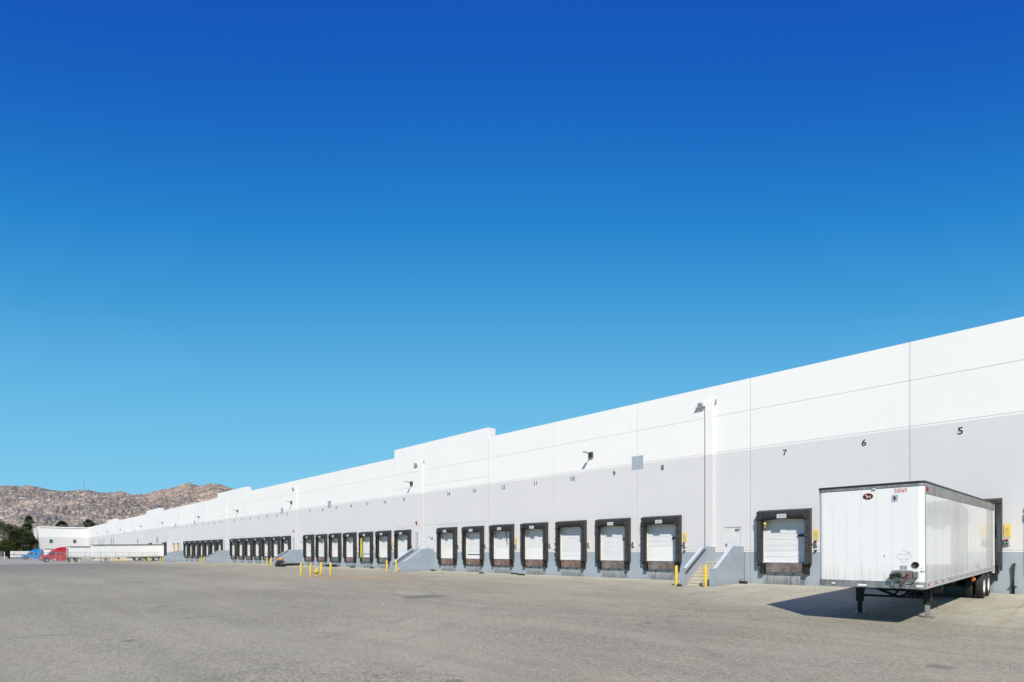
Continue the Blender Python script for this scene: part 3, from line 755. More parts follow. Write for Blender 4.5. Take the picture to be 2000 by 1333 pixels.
for i in DOCKS:
    if i in (36, 37, 1): continue
    if i in shelter_labels: lb = shelter_labels[i]
    elif i > 37: lb = 'dark dock shelter behind the %s far white trailer' % ('right-hand' if i == 39 else 'left-hand')
    else:
        base = (i - 4) // 8 * 8 + 3; k = i - base - 1
        lb = 'black dock shelter, %s to the left of the %s' % (ORD[k], STN[base])
        if i == 14: lb = 'black dock shelter with a yellow post in the opening, third left of the second staircase'
    t = thing('dock_shelter', lb, 'dock shelter', (slot(i), 0, 0), 'dock shelters along the warehouse wall')
    if i == 0:
        link('shelter_frame', frame_mesh(.05), t); 
        mb = MB(); mb.box(-W, W, -DP, -.30, 3.91, 3.99); mb.build('head_curtain', M['shelter'], t)
        continue
    link('shelter_frame', FR, t); v = 3 if i == 8 else (2 if i == 6 else (0, 1, 4, 5, 6)[i % 5] if i > 2 else 0)
    link('head_curtain', CUR[v], t); a, b = PADS[0 if i == 2 else (i * 3 + i // 4) % 4]; link('side_pad', a, t); link('side_pad', b, t)
    if i != 6: link('number_plate', NP, t)
    if i == 2: link('dock_light', DL, t)
    if i in (9, 12, 14, 17): t.scale = (1.0, .92, .995)
mb = MB(); mb.box(-1.05, -.93, -.30, -.18, 1.2, 3.4); tag(mb.build('post', M['yellow'], None, (slot(14), 0, 0)), 'tall yellow post standing inside a dock opening between the second and third staircases', 'post')

# ------------------------------------------------------------------ stairs
def make_stairs(i, label):
    xc = slot(i) + .67; t = thing('staircase', label, 'staircase', (xc, 0, 0), 'concrete dock staircases')
    for s, x0, x1 in ((-1, -1.07, -.87), (1, .67, .87)):
        prof = [(-.003, -1.0), (-3.75, -1.0), (-3.75, .90), (-3.35, .90), (-1.40, 2.10), (-.003, 2.10)]
        mb = MB(); mb.prism(prof, 'x', x0, x1, 0)
        w = mb.build('side_wall', M['bluepaint'], t)
        mb = MB(); cap = [(-3.76, .903), (-3.35, .903), (-1.40, 2.103), (-.003, 2.103), (-.003, 2.118), (-1.405, 2.118), (-3.355, .918), (-3.76, .918)]
        mb.prism(cap, 'x', x0 - .004, x1 + .004, 0); mb.build('coping', M['paleledge'], w)
    mb = MB(); n = 7; rise = (1.2 + .07) / n; run = .29
    for k in range(n):
        y0 = -1.35 - k * run; top = 1.2 - k * rise
        mb.box(-.869, .669, y0 - (run if k else 0) , (y0 if k else -.003), -1.0, top, 0)
        mb.box(-.868, .668, y0 - (run if k else 0) - .02, y0 - (run if k else 0) - .001, top - .05, top - .002, 1)
    mb.build('steps', [M['step'], M['stepedge']], t)
    mb = MB(); mb.tube([(-.78, -3.62, .70), (-.78, -3.5, .72), (-.78, -1.5, 1.93), (-.78, -1.32, 1.95)], .028, 8)
    for y, z in ((-3.4, .78), (-2.4, 1.385), (-1.5, 1.93)): mb.tube([(-.868, y, z - .06), (-.80, y, z - .06), (-.78, y, z)], .014, 6)
    mb.build('handrail', M['black'], t)
    return t
labs = {3: 'nearest blue-grey walled concrete staircase, between docks 7 and 8', 11: 'blue-grey concrete staircase between docks 14 and 15', 19: 'blue-grey staircase beside the small orange machine',
        27: 'fourth blue-grey staircase from the right, left of the row of seven docks', 35: 'farthest blue-grey staircase, next to the ochre dock doors'}
for i in (3, 11, 19, 27, 35): make_stairs(i, labs[i])

# ------------------------------------------------------------------ bollards
mb = MB(); mb.lathe([(.085, -.1), (.085, 1.03), (.075, 1.08), (.045, 1.115), (.0, 1.125)], 'z', n=16, caps=False); BOL = mb.mesh('bollard', M['yellow'])
mb = MB(); mb.lathe([(.09, -.1), (.09, .92), (.05, .98), (0, 1.0)], 'z', n=12, caps=False); BOLP = mb.mesh('bollard', M['yellowdull'])
def bollard(x, y, label, group, me=BOL, tilt=(0, 0, 0), s=1.):
    o = link('bollard', me, None, (x, y, gz(x, y))); o.rotation_euler = tilt; o.scale = (1, 1, s); tag(o, label, 'bollard', group); return o
sd = {3: 'nearest staircase', 11: 'second staircase from the right', 19: 'staircase with the orange machine', 27: 'fourth staircase from the right'}
for i in (3, 11, 19, 27):
    x = slot(i) + .67
    bollard(x - 1.12, -4.05, 'yellow bollard at the left foot of the ' + sd[i], 'yellow bollards at the stairs')
    bollard(x + .66, -4.15, 'yellow bollard at the right foot of the ' + sd[i], 'yellow bollards at the stairs', tilt=(0, .03, 0) if i == 11 else (0, 0, 0))
# ------------------------------------------------------------------ place on yard from a view ray (numbers read off once)
def yard(px, py):
    d = FWD * 1100 + RGT * (px - 1000); z = -.2
    for _ in range(12):
        Z = (CAM.z - z) * 1100 / (py - 1079); p = CAM + d / 1100 * Z; z = gz(p.x, p.y)
    return p.x, p.y
for px, py, lb, tl in ((587.5, 1126.5, 'yellow bollard, leftmost of the four around the hydrant', 0), (606, 1127.5, 'leaning yellow bollard just left of the hydrant', .09),
                       (627, 1124, 'yellow bollard just behind the hydrant on its right', 0), (645.5, 1125.5, 'yellow bollard, rightmost of the four around the hydrant', 0)):
    x, y = yard(px, py); bollard(x, y, lb, 'yellow bollards around the hydrant', tilt=(-.02, tl, 0))
# hydrant
x, y = yard(618.5, 1125.3); hy = thing('fire_hydrant', 'yellow fire hydrant between four bollards in the yard', 'fire hydrant', (x, y, gz(x, y)))
hy.rotation_euler = (0, 0, .7)
mb = MB(); mb.lathe([(.17, -.02), (.17, .04), (.12, .05), (.105, .12), (.105, .42), (.13, .44), (.13, .48), (.115, .50), (.10, .56), (.05, .61), (.0, .62)], n=16, caps=False); mb.build('body', M['yellow'], hy)
mb = MB(); mb.lathe([(.03, .61), (.03, .67), (0, .67)], n=5, caps=False); mb.build('operating_nut', M['yellow'], hy)
for s in (-1, 1):
    mb = MB(); mb.lathe([(.075, s * .09), (.075, s * .17), (.09, s * .172), (.09, s * .22), (.02, s * .235), (.02, s * .26)], 'x', (0, 0, .36), 12); mb.build('nozzle_cap', M['yellow'], hy)
mb = MB(); mb.lathe([(.09, -.09), (.09, -.18), (.11, -.182), (.11, -.23), (.02, -.25)], 'y', (0, 0, .34), 14); mb.build('pumper_cap', M['yellow'], hy)
mb = MB(); mb.tube([(-.2, -.02, .36), (-.3, -.05, .28), (-.42, -.02, .30)], .03, 8); mb.build('chain', M['dullsteel'], hy)

# far bollards by the cross fence
far = [(141, 1100.2, 'pale yellow bollard left of the far fence opening', 0), (155.5, 1100, 'pale yellow bollard under the red truck trailer', 0),
       (218.5, 1100.3, 'leftmost yellow bollard of the far cluster in front of the white trailers', 0), (222.2, 1100.3, 'leaning yellow bollard, second of the far cluster', .12), (229.8, 1100.5, 'yellow bollard in the middle of the far cluster', 0),
       (237.5, 1100.3, 'yellow bollard right of the middle of the far cluster', -.08), (241, 1100.2, 'rightmost yellow bollard of the far cluster', .1),
       (288.8, 1099.3, 'yellow bollard between the far trailer axles, left of a pair', 0), (291, 1099.3, 'yellow bollard between the far trailer axles, right of a pair', 0),
       (313.5, 1099, 'yellow bollard left of the farthest staircase, left of a pair', 0), (317, 1099, 'yellow bollard nearest to the farthest staircase', 0)]
for px, py, lb, tl in far:
    x, y = yard(px, py); bollard(x, y, lb, 'yellow bollards at the far fence', BOLP if px < 160 else BOL, (0, tl, .6), .95)

# ------------------------------------------------------------------ wall signs, signals, lamps
def text_lines(mb, x, y, zs, w, mi=1):
    rnd = random.Random(int(x * 100))
    for z, f in zs:
        a = -w * f / 2
        while a < w * f / 2 - .02:
            l = rnd.uniform(.012, .03); mb.box(x + a, x + min(a + l, w * f / 2), y - .002, y, z - .011, z + .011, mi); a += l + .009
sign_at = {0: 'yellow instruction sign above the red and green dock light, right of the parked trailer', 2: 'yellow instruction sign between dock 7 and the parked trailer', 4: 'yellow sign on the wall between dock 8 and the nearest stairs',
           8: 'small yellow sign right of dock 12', 13: 'faded yellow sign right of the second dock left of the second staircase'}
for i, lb in sign_at.items():
    o = thing('instruction_sign', lb, 'sign', (slot(i) + 1.60, -.004, 2.71), 'yellow dock instruction signs')
    mb = MB(); mb.box(-.12, .12, -.02, 0, .0, .28, 0, .006); mb.box(-.12, .12, -.02, 0, -.28, -.004, 0, .006); mb.build('panel', M['signyellow'], o)
    mb = MB(); text_lines(mb, 0, -.022, [(.20, .0), (.10, .7), (.04, .5), (-.05, .85), (-.12, .6), (-.20, .5)], .20, 0); mb.build('lettering', M['signtext'], o)
def sig_label(i):
    nm = dict(nums).get(i)
    if nm and nm <= 15: return 'red and green dock signal light right of dock %d' % nm
    base = (i - 4) // 8 * 8 + 3; return 'dock signal light right of the %s shelter left of the %s' % (ORD[i - base - 1], STN[base])
mb = MB(); mb.box(-.09, .09, -.09, 0, -.15, .15, 0, .01); SB = mb.mesh('housing', M['plate'])
mb = MB(); mb.lathe([(.055, 0), (.055, -.04), (.03, -.055), (0, -.06)], 'y', (0, -.09, .07), 12, caps=False); SR = mb.mesh('red_lens', M['red'])
mb = MB(); mb.lathe([(.055, 0), (.055, -.04), (.03, -.055), (0, -.06)], 'y', (0, -.09, -.07), 12, caps=False); SG = mb.mesh('green_lens', M['green'])
mb = MB(); mb.prism([(-.07, .14), (.07, .14), (.07, .15), (-.07, .15)], 'y', -.2, -.09); SV = mb.mesh('visor', M['black'])
for i in [q for q in DOCKS if 0 <= q < 19 and q != 1]:
    t = thing('signal_light', sig_label(i), 'signal light', (slot(i) + 1.60, -.004, 2.24 if i in sign_at else 2.30), 'dock signal lights')
    link('housing', SB, t); link('red_lens', SR, t); link('green_lens', SG, t)
    if i != 0: link('visor', SV, t)
mb = MB(); mb.box(-.05, .05, -.07, 0, -.05, .05); mb.tube([(0, -.07, 0), (-.04, -.12, -.06)], .025, 6); HK = mb.mesh('wall_hook', M['black'])
for i, lb in ((2, 'small black hook below the signal light right of dock 7'), (4, 'small black hook below the signal light right of dock 8')):
    tag(link('wall_hook', HK, None, (slot(i) + 1.58, -.003, 1.86)), lb, 'hook', 'black wall hooks')

# arm lamps
LX = [-25.57, -48.75, -79.1, -101.8, -125.0, -155.7, -179.7, -210.6, -234.5, -258.0]
lord = ['nearest olive arm lamp high on the white wall above dock 9', 'arm lamp above dock 15 left of the downspout', 'arm lamp above the third staircase', 'fourth arm lamp from the right on the white wall', 'fifth arm lamp from the right on the white wall',
        'sixth arm lamp, above the far white trailers', 'seventh arm lamp from the right, far along the wall', 'third arm lamp from the far end of the wall', 'second arm lamp from the far end of the wall', 'farthest arm lamp, near the wing corner']
al = None
for x, lb in zip(LX, lord):
    if al is None:
        al = thing('arm_lamp', lb, 'wall lamp', (x, 0, 8.8), 'arm lamps on the white wall')
        mb = MB(); mb.box(-.19, .19, -.16, -.002, -.2, .2, 0, .02); mb.box(-.12, .12, -.18, -.161, -.12, .12, 1); mb.build('mounting_box', [M['lamp'], M['black']], al)
        mb = MB(); mb.tube([(0, -.16, .05), (0, -.60, .10)], .03, 8); mb.build('arm', M['lamp'], al)
        mb = MB(); mb.loft([[(-.10, -.56, .09), (.10, -.56, .09), (.10, -.56, .15), (-.10, -.56, .15)], [(-.12, -.92, .12), (.12, -.92, .12), (.10, -.92, .17), (-.10, -.92, .17)]], 0); mb.build('lamp_head', M['lampgrey'], al)
    else: dup(al, (x, 0, 8.8), lb)
FX = [(-17.08, 10.66, 'grey floodlight on a ledge at the top of the nearest downspout'), (-48.0, 10.55, 'small floodlight high on the raised wall by the second downspout'), (-78.5, 10.6, 'tiny floodlight high by the third downspout')]
fl = None
for x, z, lb in FX:
    if fl is None:
        fl = thing('floodlight', lb, 'floodlight', (x, 0, z), 'small floodlights high on the wall')
        mb = MB(); mb.box(-.30, .30, -.22, -.002, -.03, .01, 0, .008); mb.build('ledge', M['paleledge'], fl)
        mb = MB(); mb.box(-.15, .15, -.17, -.02, .1, .26, 0, .015); mb.build('housing', M['lampgrey'], fl)
        mb = MB(); mb.box(-.12, .12, -.185, -.171, .12, .24); mb.build('lens', M['vent'], fl)
        mb = MB(); mb.box(-.03, .05, -.12, -.05, .021, .099); mb.build('bracket', M['dullsteel'], fl)
    else: dup(fl, (x, 0, z), lb)
for i, lb in ((3, 'small dark sensor to the right of the nearest downspout'), (11, 'small dark sensor right of the second downspout')):
    mb = MB(); mb.lathe([(.06, -.002), (.06, -.08), (.03, -.14), (0, -.15)], 'y', (0, 0, 0), 12, caps=False); mb.box(-.05, .05, -.03, -.001, .07, .2)
    tag(mb.build('sensor', M['vent'], None, (slot(i) - .16, 0, 10.75)), lb, 'sensor', 'sensors by the downspouts')
for i, lb in ((11, 'round red alarm bell above the wall louver by the second staircase'), (19, 'round red alarm bell above the louver by the third staircase')):
    t = thing('alarm_bell', lb, 'alarm bell', (slot(i) - 1.4, 0, 4.78), 'red alarm bells'); t
    mb = MB(); mb.lathe([(.13, -.08), (.15, -.10), (.13, -.14), (.05, -.17), (0, -.175)], 'y', (0, 0, 0), 16, caps=False); mb.build('gong', M['red'], t)
    mb = MB(); mb.box(-.06, .06, -.085, -.002, -.06, .06); mb.build('back_box', M['plate'], t)

# ------------------------------------------------------------------ small things on the ground
def block(x, y, sx, sy, sz, label, rz=0, mat='rubber', name='wheel_chock', cat='wheel chock'):
    mb = MB(); mb.prism([(-sx, 0), (sx, 0), (sx * .9, sz * .8), (sx * .3, sz), (-sx * .8, sz * .75)], 'y', -sy, sy); mb.tube([(-sx * .5, -sy * .7, sz * .8), (-sx * .3, 0, sz * 1.5), (-sx * .5, sy * .7, sz * .8)], .012, 5)
    o = mb.build(name, M[mat], None, (x, y, gz(x, y))); o.rotation_euler = (0, 0, rz); tag(o, label, cat, 'black wheel chocks'); return o
block(-14.25, -.55, .26, .12, .16, 'black wheel chock on the ground right of the nearest staircase')
block(-16.0, -4.45, .16, .1, .12, 'black wheel chock between the bollards at the nearest staircase', .5)
block(-44.4, -.5, .3, .14, .13, 'black wheel chock at the wall right of the second staircase')
block(-36.3, -1.3, .22, .12, .10, 'small black chock lying out in front of dock 12', .4)
block(-33.1, -.5, .35, .12, .12, 'black wheel chock against the wall between docks 11 and 12')
block(-31.5, -1.3, .3, .12, .12, 'small black chock in front of dock 11', .2)
block(-60.2, -.6, .35, .15, .16, 'black wheel chock at the wall left of the second staircase docks')
block(-55.9, -.5, .25, .12, .15, 'black wheel chock below the dock next to the post', .2)
mb = MB(); mb.box(-.16, .16, -3.7, 0, 0, .17, 0, .02); mb.box(-.13, .12, -3.2, -.4, .172, .33, 0, .03)
tag(mb.build('rubber_bumper_stack', M['rubber'], None, (slot(19) + 1.75, -.1, gz(-75, -2))), 'long black rubber bumpers stacked on the ground along the third staircase', 'bumper')
mb = MB(); mb.box(-1.6, 1.6, -.2, .2, 0, .16, 0, .03); mb.box(-1.0, 1.3, -.15, .16, .162, .27, 0, .03)
tag(mb.build('rubber_bumper_stack', M['rubber'], None, (-66.0, -.5, gz(-66, -.5))), 'black rubber bumpers lying against the wall behind the hydrant', 'bumper')
# dock leveler lip lying in the leaf litter: machine by the third stairs
x, y = yard(547.5, 1107.5); mc = thing('compressor_cart', 'small orange and black wheeled machine in front of the third staircase', 'machine', (x, y, gz(x, y)), rot=(0, 0, .75))
mb = MB(); mb.box(-.45, .45, -.3, .3, .25, .75, 0, .05); mb.build('body', M['black'], mc)
mb = MB(); mb.lathe([(.02, -.42), (.16, -.38), (.18, -.2), (.18, .2), (.16, .38), (.02, .42)], 'x', (0, 0, .95), 14); mb.build('tank', M['orange'], mc)
for s in (-1, 1):
    for xx in (-.32, .32):
        mb = MB(); mb.lathe([(.1, s * .31), (.24, s * .31), (.25, s * .35), (.24, s * .40), (.08, s * .40)], 'y', (xx, 0, .25), 14); mb.build('wheel', M['tyre'], mc)
mb = MB(); mb.tube([(-.45, .2, .7), (-.75, .15, 1.05), (-.75, -.15, 1.05), (-.45, -.2, .7)], .025, 8); mb.build('handle', M['orange'], mc)
mb = MB(); mb.box(.3, .75, -.2, .15, .3, .55, 0, .05); mb.build('engine', M['dullsteel'], mc)
x, y = yard(850, 1333 - 60)
# asphalt-level manhole litter kept tiny

# ------------------------------------------------------------------ semi trailer
def rounded_rect(w, y0, y1, r, n=5):
    """plan outline; nose at y0 with rounded corners"""
    p = [(w, y1)]
    for k in range(n + 1):
        a = -PI / 2 * k / n; p.append((w - r + r * math.cos(a), y0 + r + r * math.sin(a)))
    for k in range(n + 1):
        a = -PI / 2 - PI / 2 * k / n; p.append((-w + r + r * math.cos(a), y0 + r + r * math.sin(a)))
    p.append((-w, y1)); return p
mb = MB()
prof = [(.28, .0), (.30, .03), (.47, .03), (.49, .055), (.495, .09), (.495, .20), (.49, .235), (.47, .26), (.30, .26), (.28, .25)]
mb.lathe([(r, h) for r, h in prof], 'x', (0, 0, 0), 32, caps=False)
for g in (.085, .125, .165, .205): mb.lathe([(.4955, g - .006), (.4975, g - .004), (.4975, g + .004), (.4955, g + .006)], 'x', (0, 0, 0), 32, caps=False)
TYRE = mb.mesh('tyre', M['tyre'])
def rim_mesh(mat):
    mb = MB(); mb.lathe([(.285, .02), (.285, .24), (.27, .255), (.25, .20), (.24, .10), (.15, .09), (.13, .13), (.09, .19), (.08, .22), (0, .225)], 'x', (0, 0, 0), 24, caps=False)
    for k in range(8):
        a = k * PI / 4; mb.lathe([(.018, .10), (.018, .135), (0, .137)], 'x', (0, .185 * math.cos(a), .185 * math.sin(a)), 6, caps=False)
    return mb.mesh('rim', mat)
RIMW = rim_mesh(M['rim']); RIMA = rim_mesh(M['alu'])
def wheel(parent, x, y, z, side, rim=RIMW, s=1.):
    """wheel whose outer face looks to side (+1 = +x)"""
    w = bpy.data.objects.new('wheel', None); w.empty_display_size = .2; C.objects.link(w); w.parent = parent; w.location = (x, y, z)
    w.rotation_euler = (0, 0, 0 if side > 0 else PI); w.scale = (s, s, s)
    link('tyre', TYRE, w); link('rim', rim, w); return w
def semi_trailer(label, x, yr, zr, zf, Lg, h, full=True, group='white semi trailers', gloss=True, legs=True):
    tilt = math.atan2(zr - zf, Lg); t = thing('semi_trailer', label, 'semi trailer', (x, yr, zr), group, (tilt, 0, 0))
    w = 1.295; rt = .33; rb = .19
    # side panels
    for s in (-1, 1):
        mb = MB(); npan = 11; y = -.12; seg = (Lg - .12 - .18) / npan
        for k in range(npan):
            a, b = y - (k + 1) * seg + .004, y - k * seg
            mb.box(*sorted((s * (w - .03), s * (w - .002))), a, b, rb, h - rt + .0)
        mb.build('side_wall', M['trailergloss'] if gloss else M['trailer'], t)
    # nose
    mb = MB(); out = rounded_rect(w - .001, -Lg, -Lg + .18, .13)
    o2 = rounded_rect(w - .04, -Lg + .04, -Lg + .18, .10)
    mb.loft([[(a, b, rb) for a, b in out], [(a, b, h - .14) for a, b in out]], 0, False, False, False)
    fw = mb.build('front_wall', M['trailer'], t)
    # rails follow the plan, all round
    def rail(name, z0, z1, off, mat, roof=False):
        o = rounded_rect(w + off, -Lg - off, 0, .14)
        mb = MB(); mb.loft([[(a, b, z0) for a, b in o], [(a, b, z1) for a, b in o]], 0, True, False, True); return mb.build(name, mat, t)
    rail('roof', h - .055, h, .022, M['black'])
    rail('floor', .10, .17, -.03, M['chassis'])
    # front top rail (narrow) and front bottom rail (deep)
    for nm, z0, z1, mt, dy in (('top_rail', h - .13, h - .056, M['rail'], .0), ('bottom_rail', 0, rb, M['rail'], .0)):
        o = rounded_rect(w + .012, -Lg - .014, -Lg + .14, .14); i_ = rounded_rect(w - .02, -Lg + .02, -Lg + .14, .12)
        mb = MB(); n = len(o)
        ring = [[(a, b, z0) for a, b in o], [(a, b, z1) for a, b in o], [(a, b, z1) for a, b in i_], [(a, b, z0) for a, b in i_], [(a, b, z0) for a, b in o]]
        mb.loft(ring, 0, False, False, False); mb.build(nm, mt, t)
        # side rails
        zz0 = h - rt if nm == 'top_rail' else 0
        for s in (-1, 1):
            mb = MB(); mb.box(*sorted((s * (w - .01), s * (w + .014))), -Lg + .141, -.10, zz0, z1 if nm == 'top_rail' else rb)
            if nm == 'bottom_rail': mb.box(*sorted((s * (w + .015), s * (w + .02))), -Lg + .16, -.10, rb - .02, rb)
            mb.build('side_rail', M['rail'] if nm == 'top_rail' else M['siderail'], t)
    # rear frame
    mb = MB()
    for s in (-1, 1): mb.box(*sorted((s * (w - .09), s * (w + .018))), -.098, 0, -.12, h - .057)
    mb.box(-w + .091, w - .091, -.098, -.001, h - .2, h - .058); mb.build('rear_frame', M['trailer'], t)
    mb = MB(); mb.box(-w + .092, -.005, -.06, -.02, .18, h - .21); mb.box(.005, w - .092, -.06, -.02, .18, h - .21); mb.build('rear_door', M['trailer'], t)
    # underside
    for s in (-.5, .5):
        mb = MB(); mb.box(s - .04, s + .04, -4.6, -.3, -.38, .098); mb.build('slider_rail', M['chassis'], t)
    for k in range(9):
        mb = MB(); mb.box(-w + .05, w - .05, -Lg + .8 + k * 1.35, -Lg + .86 + k * 1.35, .0, .098); mb.build('crossmember', M['chassis'], t)
    mb = MB(); mb.box(-.6, .6, -Lg + .5, -Lg + 1.6, -.03, -.001); mb.build('coupler_plate', M['chassis'], t)
    mb = MB(); mb.box(-.45, .45, -3.4, -2.2, -.55, -.385); mb.build('suspension', M['chassis'], t)
    mb = MB(); mb.box(-w + .1, w - .1, -.12, -.02, -.62, -.5); mb.box(-.7, -.6, -.12, -.02, -.5, .0); mb.box(.6, .7, -.12, -.02, -.5, .0); mb.build('underride_guard', M['chassis'], t)
    mb = MB(); mb.lathe([(.02, -.9), (.2, -.88), (.22, 0), (.2, .88), (.02, .9)], 'x', (0, -Lg + 4.9, -.22), 14); mb.build('air_tank', M['chassis'], t)
    ya = (-2.75 + .0, -1.55)
    for y in ya:
        X_, Y_, = x, yr + y
        gzl = gz(X_, Y_) ; zl = gzl + .495 - (zr + y * math.sin(tilt))
        mb = MB(); mb.tube([(-1.0, y, zl), (1.0, y, zl)], .07, 10); mb.build('axle', M['chassis'], t)
        for s in (-1, 1):
            wheel(t, s * (w - .27), y, zl, s); 
            if full: 
                iw = wheel(t, s * (w - .60), y, zl, s)
    for s in (-1, 1):
        mb = MB(); mb.box(*sorted((s * .72, s * 1.26)), -.45, -.43, -.6, -.05); mb.build('mud_flap', M['rubber'], t)
    if legs:
        yl = -(Lg - 2.6)
        gl = gz(x, yr + yl) - (zr + yl * math.sin(tilt))
        for s in (-1, 1):
            mb = MB(); lx = s * .9
            mb.box(lx - .10, lx + .10, yl - .08, yl + .08, gl + .40, -.005, 0, .01); mb.box(lx - .058, lx + .058, yl - .055, yl + .055, gl + .03, gl + .40, 1)
            mb.prism([(lx - .18, -.004), (lx + .18, -.004), (lx + .08, -.45), (lx - .08, -.45)], 'y', yl + .072, yl + .085)
            lg = mb.build('landing_leg', [M['chassis'], M['rail'] if s > 0 else M['chassis']], t)
            mb = MB(); mb.box(lx - .16, lx + .16, yl - .16, yl + .16, gl, gl + .03); mb.build('foot', M['dullsteel'], lg)
        mb = MB(); mb.tube([(-.83, yl, gl + .6), (.83, yl, gl + .6)], .035, 8)
        mb.tube([(-.8, yl, -.03), (.12, yl + .15, gl + .58)], .045, 8); mb.tube([(.85, yl + .3, -.03), (.12, yl + .17, gl + .56)], .035, 8); mb.tube([(.0, yl, gl + .6), (.05, yl + 1.6, -.1)], .03, 6)
        mb.tube([(.93, yl - .1, gl + .55), (1.1, yl - .1, gl + .5), (1.16, yl - .12, gl + .30)], .012, 6)
        mb.build('brace', M['chassis'], t)
    return t, fw, w, rb, tilt
tr, fw, tw, rb, tilt = semi_trailer('near white box trailer numbered 50069 backed up to dock 5', -4.62, -.30, 1.01, .79, 13.59, 2.90)
Lg = 13.59; yf = -Lg; before = {o_.name for o_ in C.objects}
def front(name, mb, mat, parent=tr): return mb.build(name, mat, parent)
# local coordinates on nose: x = worldx + 4.56, z local = worldz - .80
def lz(z): return z - .81
# rivets
mb = MB()
for x in (-.92, -.55, -.18, .20, .565, .92):
    z = .26
    while z < 2.66: mb.lathe([(.008, 0), (.006, -.005), (0, -.006)], 'y', (x, yf, z), 5, caps=False); z += .075
front('rivets', mb, M['plate'], fw)
mb = MB()
for x in (-.92, -.55, -.18, .20, .565): mb.box(x + .02, x + .0225, yf - .0015, yf - .0005, .2, 2.7)
front('seam', mb, M['plate'], fw)
# emblem with white dog
mb = MB(); n = 28; ex, ez = -.06, lz(3.375)
ring = lambda r, y: [(ex + .125 * r * math.cos(2 * PI * k / n), y, ez + .088 * r * math.sin(2 * PI * k / n)) for k in range(n)]
mb.loft([ring(1.04, yf - .001), ring(1.04, yf - .006)], 1); mb.loft([ring(1, yf - .0065), ring(1, yf - .009)], 0)
em = front('emblem', mb, [M['emblem'], M['amber']])
dog = [(-.075, .045), (-.055, .065), (-.045, .05), (-.025, .04), (-.02, .01), (.045, .005), (.06, -.005), (.065, .02), (.075, .03), (.072, 0), (.068, -.03), (.078, -.062), (.06, -.062), (.045, -.028), (.02, -.022), (-.015, -.028), (-.02, -.062), (-.04, -.062), (-.035, -.02), (-.045, .0), (-.05, .022), (-.075, .03)]
mb = MB(); mb.prism([(ex + a * .9, ez + b * .9) for a, b in dog], 'y', yf - .012, yf - .0095); mb.build('dog_figure', M['plate'], em)
me = text_mesh('50069', .17, .001, .0005, .66); me.materials.append(M['numred']); link('number_decal', me, tr, (.71, yf - .003, lz(3.475)))
mb = MB(); mb.prism([(.53, lz(3.37)), (.65, lz(3.38)), (.66, lz(3.28)), (.63, lz(3.20)), (.52, lz(3.19)), (.51, lz(3.29))], 'y', yf - .012, yf - .001); front('patch', mb, M['greysq'])
mb = MB(); mb.box(.555, .60, yf - .016, yf - .0125, lz(3.24), lz(3.33)); front('patch_core', mb, M['black'])
mb = MB(); mb.lathe([(.085, 0), (.085, -.02), (.07, -.03), (.06, -.01), (0, -.008)], 'y', (1.04, yf, lz(1.46)), 20, caps=False); front('vent_cap', mb, M['black'])
# placard outline
mb = MB(); cx, cz, q = .785, lz(1.69), .18
pts = [(cx, cz + q), (cx + q, cz), (cx, cz - q), (cx - q, cz)]
for a, b in zip(pts, pts[1:] + pts[:1]): mb.tube([(a[0], yf - .004, a[1]), (b[0], yf - .004, b[1])],   .0022, 4)
mb.box(cx - .12, cx + .10, yf - .006, yf - .002, cz + .045, cz + .049); mb.box(cx - .08, cx + .09, yf - .006, yf - .002, cz - .072, cz - .067)
mb.prism([(cx + .10, cz + .10), (cx + .15, cz + .14), (cx + .145, cz + .12), (cx + .11, cz + .085)], 'y', yf - .007, yf - .002)
front('placard_holder', mb, M['vent'])
mb = MB(); mb.box(.69, .765, yf - .006, yf - .001, lz(1.33), lz(1.44)); mb.box(.775, .85, yf - .006, yf - .001, lz(1.33), lz(1.44)); front('data_plate', mb, M['vent'])
mb = MB(); mb.box(1.15, 1.25, yf - .005, yf - .001, lz(1.285), lz(1.305)); front('sticker', mb, M['labelblue'])
mb = MB(); mb.box(1.16, 1.22, yf - .005, yf - .001, lz(1.375), lz(1.385)); mb.box(.32, .335, yf - .005, yf - .001, lz(1.66), lz(1.72)); front('scuff', mb, M['black'])
mb = MB(); mb.box(.52, 1.0, yf - .10, yf - .001, lz(1.10), lz(1.31), 0, .012); mb.box(1.004, 1.11, yf - .13, yf - .001, lz(1.12), lz(1.28), 0, .01)
cb = front('connector_box', mb, M['rail'])
mb = MB()
mb.lathe([(.045, 0), (.05, -.06), (.02, -.08)], 'y', (.60, yf - .10, lz(1.20)), 12); mb.lathe([(.055, 0), (.06, -.07), (.03, -.09)], 'y', (.70, yf - .10, lz(1.20)), 12)
mb.box(.66, .82, yf - .15, yf - .101, lz(1.10), lz(1.14)); mb.box(.48, .54, yf - .16, yf - .06, lz(1.06), lz(1.19))
mb.build('gladhand', M['chassis'], cb)
mb = MB(); mb.tube([(.90, yf - .12, lz(1.24)), (.93, yf - .16, lz(1.17)), (.85, yf - .16, lz(1.07)), (.79, yf - .13, lz(.96))], .016, 8); mb.lathe([(.035, 0), (.035, -.06), (.01, -.07)], 'y', (.90, yf - .10, lz(1.21)), 10); mb.build('red_hose', M['hose_red'], cb)
mb = MB(); mb.tube([(.57, yf - .14, lz(1.17)), (.62, yf - .18, lz(1.05)), (.70, yf - .16, lz(.98)), (.74, yf - .12, lz(.88))], .018, 8)
mb.tube([(.74, yf - .12, lz(1.0)), (.85, yf - .14, lz(.93)), (1.0, yf - .14, lz(.95)), (1.07, yf - .12, lz(1.12))], .012, 8)
mb.tube([(.66, yf - .14, lz(1.15)), (.70, yf - .18, lz(1.03)), (.73, yf - .13, lz(.9))], .014, 8); mb.build('hose', M['rubber'], cb)
